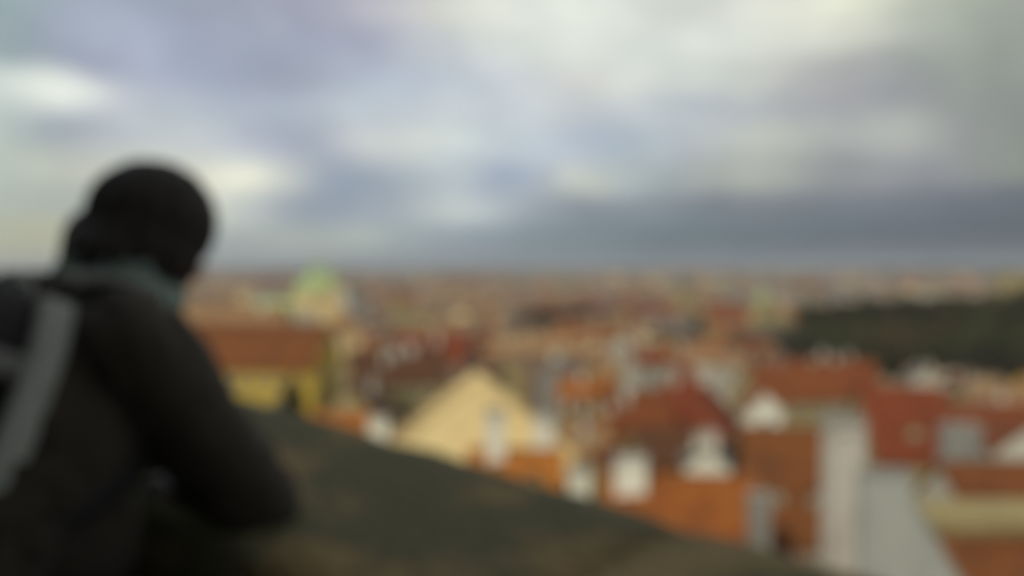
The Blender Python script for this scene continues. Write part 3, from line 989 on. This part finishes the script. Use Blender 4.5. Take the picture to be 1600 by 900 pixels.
# ------------------------------------------------------------------ trees
def crown(mb, c, r, h, n, rng, leaf=.5):
    """many small leaf clumps through an uneven crown"""
    lobes = [(Vector((rng.uniform(-.5, .5) * r, rng.uniform(-.5, .5) * r, rng.uniform(.15, .8) * h)), rng.uniform(.35, .62)) for _ in range(7)]
    for _ in range(n):
        lc, lr = rng.choice(lobes)
        d = Vector((rng.gauss(0, 1), rng.gauss(0, 1), rng.gauss(0, 1))).normalized()
        p = c + lc + Vector((d.x * r, d.y * r, d.z * h * .5)) * lr * rng.uniform(.6, 1.0)
        s = leaf * rng.uniform(.6, 1.3)
        u = Vector((rng.gauss(0, 1), rng.gauss(0, 1), rng.gauss(0, 1))).normalized()
        v = u.cross(Vector((.3, .5, .8))).normalized()
        w = u.cross(v)
        mb.add([p + u * s, p + v * s * .7, p - u * s * .8, p - v * s * .7 + w * s * .3], [(0, 1, 2, 3)])
def trunk(mb, c, h, r, rng, mi=0):
    prev = None
    n = 6
    top = c + Vector((rng.uniform(-.3, .3), rng.uniform(-.3, .3), h))
    def tube(a, b, ra, rb):
        d = (b - a).normalized(); u = d.orthogonal().normalized(); v = d.cross(u)
        vs = [a + (u * math.cos(t) + v * math.sin(t)) * ra for t in [2 * PI * i / n for i in range(n)]] + [b + (u * math.cos(t) + v * math.sin(t)) * rb for t in [2 * PI * i / n for i in range(n)]]
        mb.add(vs, [(i, (i + 1) % n, (i + 1) % n + n, i + n) for i in range(n)], mi)
    tube(c - Vector((0, 0, 1)), top, r, r * .45)
    for i in range(4):
        a = c.lerp(top, rng.uniform(.55, .95))
        t = rng.uniform(0, 2 * PI)
        tube(a, a + Vector((math.cos(t), math.sin(t), 1)) * h * .4, r * .4, r * .12)
TREE_MESH = []
for k in range(4):
    rg = random.Random(40 + k)
    mt, mc = MB(), MB()
    trunk(mt, Vector((0, 0, 0)), 5, .28, rg)
    crown(mc, Vector((0, 0, 3.5)), 4.0, 7.5, 900, rg, .5)
    TREE_MESH.append((mt.mesh('trunk', M_BARK), mc.mesh('crown', M_LEAF if k % 2 else M_LEAF2), mc.mesh('crown', M_LEAF)))
def tree(x, y, s, k, label, group=None, ever=False):
    o = empty('tree', (x, y, terr(x, y)), random.uniform(0, 6))
    put('trunk', TREE_MESH[k][0], o, (0, 0, 0), scale=(s, s, s))
    put('crown', TREE_MESH[k][2 if ever else 1], o, (0, 0, 0), scale=(s, s, s))
    return tag(o, label, 'tree', group)
p = at(456, 640, 108)
t = tree(p.x, p.y, .58, 0, 'dark slender tree standing in front of the yellow palace wall', ever=True)
for c_ in t.children: c_.scale = (.58, .58, (at(456, 600, 108).z - terr(p.x, p.y)) / 11.0)
rg = random.Random(8)
for i in range(34):   # dark belt behind the town
    d = rg.uniform(840, 980); a = math.atan((rg.uniform(822, 948) - 800) / 1333)
    tree(math.tan(a) * d, d, rg.uniform(1.5, 2.3), i % 4, 'dark tree in the tree belt behind the roofs right of centre', 'trees of the dark belt', True)
for px, py, D in ((1143, 560, 452), (1158, 562, 445), (1238, 545, 430), (1256, 548, 440), (1222, 540, 455), (1155, 655, 114), (1172, 640, 128), (1045, 470, 1080), (1060, 475, 1060)):
    q = at(px, py, D)
    g = terr(q.x, q.y)
    if D in (114, 128):
        tree(q.x, q.y, 1.7, 1, 'dark garden tree beside the small white gable' if D == 114 else 'dark garden tree behind the small white gable', ever=True)
    else:
        lt = {1143: 'left one of the two dark trees behind the big steep red roof', 1158: 'right one of the two dark trees behind the big steep red roof',
              1222: 'leftmost of three dark trees left of the wooded hill', 1238: 'middle one of three dark trees left of the wooded hill', 1256: 'dark tree nearest the left end of the wooded hill',
              1045: 'far dark tree left of the broad ochre church tower', 1060: 'far dark tree at the foot of the broad ochre church tower'}[px]
        tree(q.x, q.y, 1.5 if D < 500 else 2.2, 1, lt, 'trees among the roofs left of the hill', True)
# parks and garden trees between the far roofs
mb = MB(); rg = random.Random(77); nt_ = 0
for k in range(60000):
    d = 170 * (14 ** rg.random()); a = R(rg.uniform(-36, 36))
    x, y = math.sin(a) * d, math.cos(a) * d
    f1 = noise.noise(Vector((x / 160, y / 110, 31))) if d < 900 else noise.noise(Vector((x / 450, y / 260, 33)))
    if f1 < .27: continue
    if inside(x, y, 6) : continue
    px, py = proj((x, y, terr(x, y) + 8))
    if hides(x, y, terr(x, y) + 8, 4, y): continue
    sz = 1 + d / 1600
    crown(mb, Vector((x, y, terr(x, y) + 1)), 4.0 * sz, 9 * sz, 26, rg, 1.9 * sz)
    nt_ += 1
    if nt_ > 3200: break
tag(mb.build('park_trees', M_LEAF), 'dark patches of garden and park trees between the distant roofs', 'trees', kind='stuff')
print('park', nt_)
# the wooded hill reads as one mass
mb = MB()
rg = random.Random(12)
cnt = 0
lv = []
for k in range(5200):
    x, y = rg.uniform(120, 790), rg.uniform(330, 820)
    h = math.exp(-(((x - 450) / 350.0) ** 2 + ((y - 575) / 195.0) ** 2) ** 1.2)
    if h < .17 or noise.noise(Vector((x / 38, y / 38, 2))) < -.30 or x < .36 * y + rg.uniform(-24, 24): continue
    r = rg.uniform(3, 5.2) * (1.7 if rg.random() < .12 else 1) * (1 + .5 * noise.noise(Vector((x / 60, y / 60, 9))))
    c = Vector((x, y, terr(x, y) + 1))
    crown(mb, c, r, r * 2.1, 130, rg, 1.05)
    cnt += 1
M_WOOD = mat('leaves_hillside', (.085, .094, .034), (.118, .082, .042), .022, .9, 0, rand=0, f=(.42, .58))
wood = mb.build('woodland', M_WOOD)
tag(wood, 'dark wooded hillside rising behind the roofs on the right', 'woodland', kind='stuff')
print('wood trees', cnt, 'placed', len(placed), 'far', len(far_list))
# ------------------------------------------------------------------ air
mb = MB(); mb.box((0, 7900, -20), (24000, 17000, 300))
hz = bpy.data.materials.new('haze_air'); hz.use_nodes = True
ht = hz.node_tree; ht.nodes.clear()
ho = nd(ht, 'ShaderNodeOutputMaterial'); hv = nd(ht, 'ShaderNodeVolumePrincipled')
hv.inputs['Color'].default_value = (.80, .85, .90, 1); hv.inputs['Density'].default_value = 0.00008; hv.inputs['Anisotropy'].default_value = .2
ht.links.new(hv.outputs[0], ho.inputs['Volume'])
ob = mb.build('haze', hz); tag(ob, 'thin pale haze over the far city', 'haze', kind='stuff')
print('groundmin', min(v.co.z for v in bpy.data.objects['ground'].data.vertices), max(v.co.z for v in bpy.data.objects['ground'].data.vertices))
#PERSON
# ------------------------------------------------------------------ the person leaning on the parapet
def fabric(name, c, rough=.9, sheen=.0, bump=.3, sc=60, c2=None):
    m = mat(name, c, c2 or tuple(v * .75 for v in c), 9, rough, bump, sc, 0)
    m.node_tree.nodes['Principled BSDF'].inputs['Sheen Weight'].default_value = sheen
    return m
M_JACKET = fabric('jacket_cloth', (.032, .025, .017), .85, .05)
M_TROUS = fabric('trouser_denim', (.018, .019, .024))
M_SHOE = fabric('shoe_leather', (.03, .022, .016), .5)
M_SCARF = fabric('scarf_wool', (.26, .34, .29), .95, .05, .6, 90, (.15, .20, .17))
M_HAIR = fabric('dark_hair', (.034, .025, .021), .55, 0, .9, 120)
M_SKIN = fabric('skin', (.50, .27, .18), .5, 0, .1, 80, (.46, .23, .15))
M_GLOVE = fabric('knitted_glove', (.30, .29, .29), .95, .1, .5, 160)
M_PACK = fabric('backpack_nylon', (.018, .016, .017), .7, 0, .4, 150)
M_BAND = fabric('backpack_grey_panel', (.32, .33, .29), .8, 0, .4, 150)
M_BAND2 = fabric('backpack_webbing', (.15, .15, .135), .8, 0, .4, 150)
M_EYE = mat('eye', (.7, .68, .65), None, 1, .2, 0, rand=0)
M_IRIS = mat('iris', (.05, .03, .02), None, 1, .2, 0, rand=0)

def ball(mb, c, r, n=12):
    """closed ellipsoid; r is a radius or three of them"""
    r = (r, r, r) if isinstance(r, (int, float)) else r
    vs = [Vector((c[0], c[1], c[2] - r[2]))]
    for i in range(1, n):
        t = -PI / 2 + PI * i / n
        for j in range(n):
            a = 2 * PI * j / n
            vs.append(Vector((c[0] + r[0] * math.cos(t) * math.cos(a), c[1] + r[1] * math.cos(t) * math.sin(a), c[2] + r[2] * math.sin(t))))
    vs.append(Vector((c[0], c[1], c[2] + r[2])))
    fs = [(0, 1 + (j + 1) % n, 1 + j) for j in range(n)]
    for i in range(n - 2):
        for j in range(n):
            k = 1 + i * n
            fs.append((k + j, k + (j + 1) % n, k + n + (j + 1) % n, k + n + j))
    k = 1 + (n - 2) * n
    fs += [(k + j, k + (j + 1) % n, len(vs) - 1) for j in range(n)]
    mb.add(vs, fs)
def limb(mb, a, b, ra, rb, n=12):
    """tapered segment with round ends"""
    a, b = Vector(a), Vector(b)
    k = max(2, int((b - a).length / (min(ra, rb) * .45)))
    for i in range(k + 1):
        t = i / k
        ball(mb, a.lerp(b, t), ra + (rb - ra) * t, n)
def fused(name, mb, material, parent, inv, voxel, smooth_it=4, warp=None):
    """grow one continuous skin over the overlapping masses"""
    me = mb.mesh(name + '_masses', material)
    o = bpy.data.objects.new(name, me); COL.objects.link(o)
    m = o.modifiers.new('r', 'REMESH'); m.mode = 'VOXEL'; m.voxel_size = voxel
    s = o.modifiers.new('s', 'SMOOTH'); s.factor = .5; s.iterations = smooth_it
    dg = bpy.context.evaluated_depsgraph_get()
    res = bpy.data.meshes.new_from_object(o.evaluated_get(dg))
    bpy.data.objects.remove(o)
    res.name = name
    for v in res.vertices:
        if warp: v.co = warp(v.co)
        v.co = inv @ v.co
    res.polygons.foreach_set('use_smooth', [True] * len(res.polygons))
    res.materials.clear(); res.materials.append(material)
    o = bpy.data.objects.new(name, res); COL.objects.link(o)
    if parent: o.parent = parent
    return o

PU, PW = 1.47, .0        # where the figure stands along / across the parapet
def P(u, w, z):          # u to the figure's left, w forward, z relative to the eye
    return Q(PU + u, PW + w, z)
person = empty('person', P(0, .38, wall_z(PU, .38) - .96 - CAMZ))
tag(person, 'person in dark jacket and teal scarf seen from behind, leaning both elbows on the parapet', 'person')
PI_ = Matrix.Translation(-person.location)
FZ = wall_z(PU, .38) - .96 - CAMZ     # the pavement under the feet

HC = P(-.006, .79, .066)                # head centre
# head frame: x right, y facing, z crown
fy = (UD * -.04 + WD * .93 + Vector((0, 0, -.34))).normalized()
fx = fy.cross(Vector((0, 0, 1))).normalized()
fz = fx.cross(fy)
HM = Matrix.Translation(HC) @ Matrix((fx, fy, fz)).transposed().to_4x4()
def H(x, y, z): return HM @ Vector((x, y, z))

J = dict(shR=(-.175, .655, -.115), elR=(-.215, .868, -.40), wrR=(-.03, .86, -.405),
         shL=(.175, .655, -.115), elL=(.255, .91, -.40), wrL=(.075, .93, -.375))
J = {k: P(*v) for k, v in J.items()}
hipR, hipL = P(-.09, .36, -.50), P(.09, .36, -.50)
knR, knL = P(-.10, .45, -.92), P(.11, .36, -.93)
anR, anL = P(-.11, .33, FZ + .09), P(.11, .22, FZ + .09)

def hand(mb, wrist, d, up, side, r=1.0):
    """palm, four bent fingers of different length and a thumb that leaves the side of the palm"""
    d = d.normalized(); up = (up - d * up.dot(d)).normalized(); x = d.cross(up).normalized() * side
    palm = wrist + d * .05
    for i in range(4):
        k0 = wrist + d * .02 + x * ((i - 1.5) * .012)
        k1 = wrist + d * (.092 - .004 * abs(i - 1)) + x * ((i - 1.5) * .021)
        limb(mb, k0, k1, .014 * r, .0115 * r, 8)
        ln = (.040, .044, .041, .032)[i]
        a1 = k1 + (d * .93 - up * .35) * ln
        a2 = a1 + (d * .62 - up * .78) * ln * .65
        a3 = a2 + (d * .30 - up * .95) * ln * .5
        limb(mb, k1, a1, .0100 * r, .0090 * r, 8)
        limb(mb, a1, a2, .0090 * r, .0082 * r, 8)
        limb(mb, a2, a3, .0082 * r, .0070 * r, 8)
    t0 = wrist + d * .025 - x * .024
    t1 = t0 + (d * .7 - x * .6 - up * .3).normalized() * .038
    t2 = t1 + (d * .92 - x * .1 - up * .4).normalized() * .030
    limb(mb, t0, t1, .0125 * r, .0105 * r, 8); limb(mb, t1, t2, .0105 * r, .0082 * r, 8)

dR = (P(.10, .84, -.40) - J['wrR']).normalized()
dL = (P(-.06, .88, -.36) - J['wrL']).normalized()
body = MB()
limb(body, P(0, .40, -.44), P(0, .56, -.24), .12, .13); limb(body, P(0, .56, -.24), P(0, .66, -.13), .13, .10)
limb(body, P(-.12, .645, -.12), P(.12, .645, -.12), .06, .06)
limb(body, P(0, .68, -.10), P(.01, .755, .0), .055, .052)
for s in 'RL':
    limb(body, J['sh' + s], J['el' + s], .05, .038); limb(body, J['el' + s], J['wr' + s], .038, .026)
for a, b, c in ((hipR, knR, anR), (hipL, knL, anL)):
    limb(body, a, b, .085, .055); limb(body, b, c, .052, .036)
    limb(body, c - Vector((0, 0, .04)), c + WD * .13 - Vector((0, 0, .055)), .036, .03)
bo = fused('body', body, M_SKIN, person, PI_, .009, 5)
# the head belongs to the same skin but is drawn finer; its neck runs down inside the collar
hd = MB()
for c, r in (((0, -.015, .03), (.073, .092, .083)), ((0, .01, -.02), (.064, .078, .085)), ((0, .045, -.075), (.043, .042, .038)), ((0, .082, -.095), (.020, .016, .016)),
             ((.040, .035, -.060), (.020, .035, .028)), ((-.040, .035, -.060), (.020, .035, .028)),
             ((0, .088, -.012), (.010, .012, .022)), ((0, .100, -.034), (.014, .013, .010)), ((0, .082, .022), (.045, .010, .010)),
             ((0, .084, -.063), (.022, .009, .006)), ((0, .083, -.072), (.019, .009, .006)),
             ((.073, -.005, -.015), (.010, .018, .030)), ((-.073, -.005, -.015), (.010, .018, .030)),
             ((.032, .066, -.018), (.018, .014, .012)), ((-.032, .066, -.018), (.018, .014, .012))):
    q = MB(); ball(q, c, r, 14); hd.add([HM @ Vector(v) for v in q.v], q.f)
limb(hd, H(0, -.02, -.07), P(0, .69, -.08), .052, .056)
fused('head', hd, M_SKIN, person, PI_, .0045, 3)
for s in (-1, 1):
    e = MB(); ball(e, (0, 0, 0), .0125, 12)
    eo = e.build('eye', M_EYE, person, True, loc=PI_ @ H(s * .031, .079, .004))
    e = MB(); ball(e, (0, 0, 0), .006, 10); e.build('iris', M_IRIS, eo, True, loc=fy * .008)
# hair: a rounded dark bob that covers the ears and the nape
hr = MB()
for c, r in (((0, -.012, .020), (.113, .112, .104)), ((0, -.020, -.038), (.114, .106, .094)), ((-.0, -.062, -.070), (.100, .074, .068)), ((-.048, -.054, -.040), (.076, .072, .064)),
             ((.055, .0, -.05), (.045, .070, .062)), ((-.050, .02, -.050), (.052, .074, .066)), ((.046, .005, -.038), (.052, .070, .060)), ((-.02, -.085, -.085), (.060, .045, .04))):
    q = MB(); ball(q, c, r, 18); hr.add([HM @ Vector(v) for v in q.v], q.f)
HI = HM.inverted()
def strands(co):
    l = HI @ co
    a = math.atan2(l.x, l.y)
    d = Vector((l.x, l.y, l.z)).normalized()
    k = .0035 * noise.noise(Vector((l.x * 75, l.y * 75, l.z * 12))) + .006 * noise.noise(Vector((a * 6, l.z * 5, 3)))
    return co + (HM.to_3x3() @ d) * k
fused('hair', hr, M_HAIR, person, PI_, .005, 3, strands)
# loose ends
lo = MB(); rg = random.Random(2)
for i in range(150):
    a = rg.uniform(.6, 2 * PI - .6)
    z0 = rg.uniform(-.09, .07)
    rr = .108 * math.sqrt(max(.2, 1 - (z0 / .13) ** 2))
    p0 = Vector((math.sin(a) * rr, math.cos(a) * rr - .012, z0))
    p1 = p0 + Vector((math.sin(a) * .006, math.cos(a) * .006, -.03)); p2 = p1 + Vector((math.sin(a) * rg.uniform(-.004, .012), math.cos(a) * .006, -.025))
    t = Vector((math.cos(a), -math.sin(a), 0)) * .0012
    vs = [p0 - t, p0 + t, p1 - t, p1 + t, p2]
    lo.add([PI_ @ HM @ v for v in vs], [(0, 1, 3, 2), (2, 3, 4)])
lo.build('loose_strands', M_HAIR, person)['kind'] = 'stuff'

# gloves
for s, d, up in (('R', dR, Vector((0, 0, 1))), ('L', dL, Vector((0, 0, 1)))):
    g = MB()
    hand(g, J['wr' + s], d, up, 1 if s == 'R' else -1, 1.12)
    limb(g, J['wr' + s] - d * .05, J['wr' + s] + d * .03, .034, .028)
    fused('glove', g, M_GLOVE, person, PI_, .0035, 2)

# jacket
jk = MB()
for s in (-1, 1):
    limb(jk, P(s * .085, .36, -.62), P(s * .085, .44, -.40), .145, .13)
    limb(jk, P(s * .085, .44, -.40), P(s * .09, .57, -.24), .13, .135)
    limb(jk, P(s * .09, .57, -.24), P(s * .10, .64, -.145), .135, .10)
    limb(jk, P(s * .10, .64, -.14), P(s * .165, .655, -.12), .098, .088)
    e, sh, wr = (J['elR'], J['shR'], J['wrR']) if s < 0 else (J['elL'], J['shL'], J['wrL'])
    limb(jk, sh, e, .088, .070)
    limb(jk, e, wr, .070, .052)
    limb(jk, e, e + Vector((0, 0, -.004)), .073, .070)
limb(jk, P(0, .66, -.10), P(0, .715, -.06), .10, .075)
limb(jk, P(0, .62, -.32), P(0, .66, -.20), .135, .12)
limb(jk, P(-.06, .60, -.42), P(.06, .60, -.42), .12, .12)
def folds(co):
    cr = abs(noise.noise(Vector((co.x * 5, co.y * 5, co.z * 17))))
    n = noise.noise(co * 9) * .012 - .016 * max(0, .18 - cr) / .18 + noise.noise(Vector((co.x * 16, co.y * 16, co.z * 34))) * .008
    d = noise.noise_vector(co * 7)
    return co + d * .010 + Vector((0, 0, n))
def off_stone(co):
    co = folds(co)
    w = co.dot(WD)
    if w > .74:
        zf = CAMZ + (-0.538 - 0.0564 * co.x + 0.0456 * co.y) / 0.9977 + .002
        if co.z < zf: co.z = zf
    elif w > .66 and co.z < 1.0: pass
    return co
jo = fused('jacket', jk, M_JACKET, person, PI_, .009, 5, off_stone)
for s in 'RL':
    a = J['wr' + s]; d = dR if s == 'R' else dL
    b = MB(); limb(b, a - d * .012, a + d * .012, .047, .045); fused('cuff', b, M_PACK, jo, PI_, .005, 2)
# buttons / hem
# scarf: three uneven coils round the neck
sf = MB()
for c in range(2):
    prev_ = None
    for i in range(25):
        a = 2 * PI * i / 24
        rr = .090 + .010 * math.sin(a * 2 + c) + .010 * c
        q = P(.01 + math.cos(a) * rr, .745 + math.sin(a) * rr * .95 - .012 * c, -.030 + .032 * (1 - c) + .018 * math.sin(a + c) - .028 * math.sin(a))
        if prev_ is not None: limb(sf, prev_, q, .024, .024, 8)
        prev_ = q
fused('scarf', sf, M_SCARF, person, PI_, .006, 2, lambda co: co + noise.noise_vector(co * 30) * .006)
# trousers and shoes
tr = MB()
for a, b, c in ((hipR, knR, anR), (hipL, knL, anL)):
    limb(tr, a, b, .115, .078); limb(tr, b, c + Vector((0, 0, .03)), .076, .062)
fused('trousers', tr, M_TROUS, person, PI_, .012, 4, folds)
for c in (anR, anL):
    q = MB()
    limb(q, c - Vector((0, 0, .045)) - WD * .04, c + WD * .17 - Vector((0, 0, .055)), .045, .038); limb(q, c, c + Vector((0, 0, .03)), .05, .05)
    so_ = fused('shoe', q, M_SHOE, person, PI_, .008, 3)

# backpack, a thing of its own hanging from the shoulders
BO = P(0, .505, -.285)
bt = (WD * .40 + Vector((0, 0, .915))).normalized(); bn = (WD * -.915 + Vector((0, 0, .40))).normalized(); bu = UD.copy()
BM = Matrix.Translation(BO) @ Matrix((bu, bn, bt)).transposed().to_4x4()   # x to the left, y outwards, z up the back
pack = empty('backpack', BO - bt * .25)
tag(pack, 'black backpack with light grey side panels on the back of the person', 'backpack')
KI = Matrix.Translation(-pack.location)
def rbox(c, s, bev, wf=None):
    bm = bmesh.new()
    bmesh.ops.create_cube(bm, size=1)
    for v in bm.verts: v.co = Vector((v.co.x * s[0], v.co.y * s[1], v.co.z * s[2]))
    bmesh.ops.bevel(bm, geom=bm.edges[:], offset=bev, segments=4, profile=.5, affect='EDGES')
    bmesh.ops.subdivide_edges(bm, edges=[e for e in bm.edges if e.calc_length() > .08], cuts=4, use_grid_fill=True)
    for v in bm.verts:
        n = noise.noise(v.co * 8) * .010
        v.co += Vector(c) + v.co.normalized() * n
    bmesh.ops.transform(bm, matrix=KI @ BM, verts=bm.verts)
    return bm
def bobj(name, bm, m, parent):
    me = bpy.data.meshes.new(name); bm.to_mesh(me); bm.free()
    me.polygons.foreach_set('use_smooth', [True] * len(me.polygons)); me.materials.append(m)
    return put(name, me, parent, (0, 0, 0))
bobj('main_compartment', rbox((0, .11, .01), (.345, .19, .47), .06), M_PACK, pack)
bobj('front_pocket', rbox((0, .215, -.06), (.26, .07, .28), .03), M_PACK, pack)
bobj('back_padding', rbox((0, .015, .0), (.33, .05, .44), .02), M_PACK, pack)
def ribbon(name, pts, wd, th, m, parent):
    """flat webbing: a band of the given width whose faces look along the second vector"""
    mb = MB(); ring = []
    pts = [(Vector(p), Vector(n)) for p, n in pts]
    sm = []
    for (p0, n0), (p1, n1) in zip(pts, pts[1:]):
        for k in range(5):
            t = k / 5; sm.append((p0.lerp(p1, t), n0.lerp(n1, t)))
    sm.append(pts[-1])
    for _ in range(4):
        sm = [sm[0]] + [((a[0] + b[0] * 2 + c[0]) / 4, (a[1] + b[1] * 2 + c[1]) / 4) for a, b, c in zip(sm, sm[1:], sm[2:])] + [sm[-1]]
    vs = []
    for i, (p, n) in enumerate(sm):
        t = (sm[min(i + 1, len(sm) - 1)][0] - sm[max(i - 1, 0)][0]).normalized()
        n = (n - t * n.dot(t)).normalized(); x = t.cross(n)
        for a, b in ((-1, -.6), (-.85, 1), (.85, 1), (1, -.6)):
            vs.append(KI @ (p + x * a * wd / 2 + n * b * th / 2))
    fs = []
    for i in range(len(sm) - 1):
        for j in range(4):
            fs.append((i * 4 + j, i * 4 + (j + 1) % 4, i * 4 + 4 + (j + 1) % 4, i * 4 + 4 + j))
    fs += [(3, 2, 1, 0), tuple(len(vs) - 4 + k for k in range(4))]
    mb.add(vs, fs)
    return mb.build(name, m, parent, True)
def B_(x, y, z): return BM @ Vector((x, y, z))
for s in (-1, 1):
    side = bu * s
    # grey panel along the edge that lies against the back
    ribbon('side_panel', [(B_(s * .165, .05, .235), side + bt), (B_(s * .190, .045, .17), side), (B_(s * .196, .04, .03), side), (B_(s * .193, .04, -.12), side), (B_(s * .17, .05, -.235), side - bt * .6)], .054, .018, M_BAND, pack)
    # padded shoulder strap from the top of the pack over the shoulder and back under the arm
    st = ribbon('shoulder_strap', [(B_(s * .10, .04, .20), bn), (P(s * .115, .60, -.020), bn), (P(s * .125, .665, -.028), Vector((0, 0, 1))), (P(s * .13, .735, -.075), WD), (P(s * .14, .76, -.18), WD), (P(s * .175, .70, -.30), WD + side), (P(s * .185, .56, -.37), side), (B_(s * .15, .03, -.20), side)], .04, .012, M_PACK, pack)
    ribbon('strap_padding', [(P(s * .115, .58, -.018), bn), (P(s * .125, .655, -.012), Vector((0, 0, 1))), (P(s * .13, .72, -.050), WD)], .055, .02, M_BAND2, st)
for s in (-1, 1):
    ribbon('compression_strap', [(B_(s * .185, .045, .13), bu * s), (B_(s * .19, .10, .125), bu * s), (B_(s * .186, .18, .12), bu * s), (B_(s * .16, .212, .12), bn)], .04, .012, M_BAND2, pack)
ribbon('grab_loop', [(B_(-.05, .05, .235), bt), (B_(-.04, .05, .27), bn), (B_(.04, .05, .27), bn), (B_(.05, .05, .235), bt)], .02, .006, M_BAND, pack)
ribbon('zip', [(B_(-.16, .14, .0), -bu + bn), (B_(-.15, .15, .19), bt - bu), (B_(0, .16, .245), bt), (B_(.15, .15, .19), bt + bu), (B_(.16, .14, .0), bu + bn)], .014, .006, M_CAP, pack)
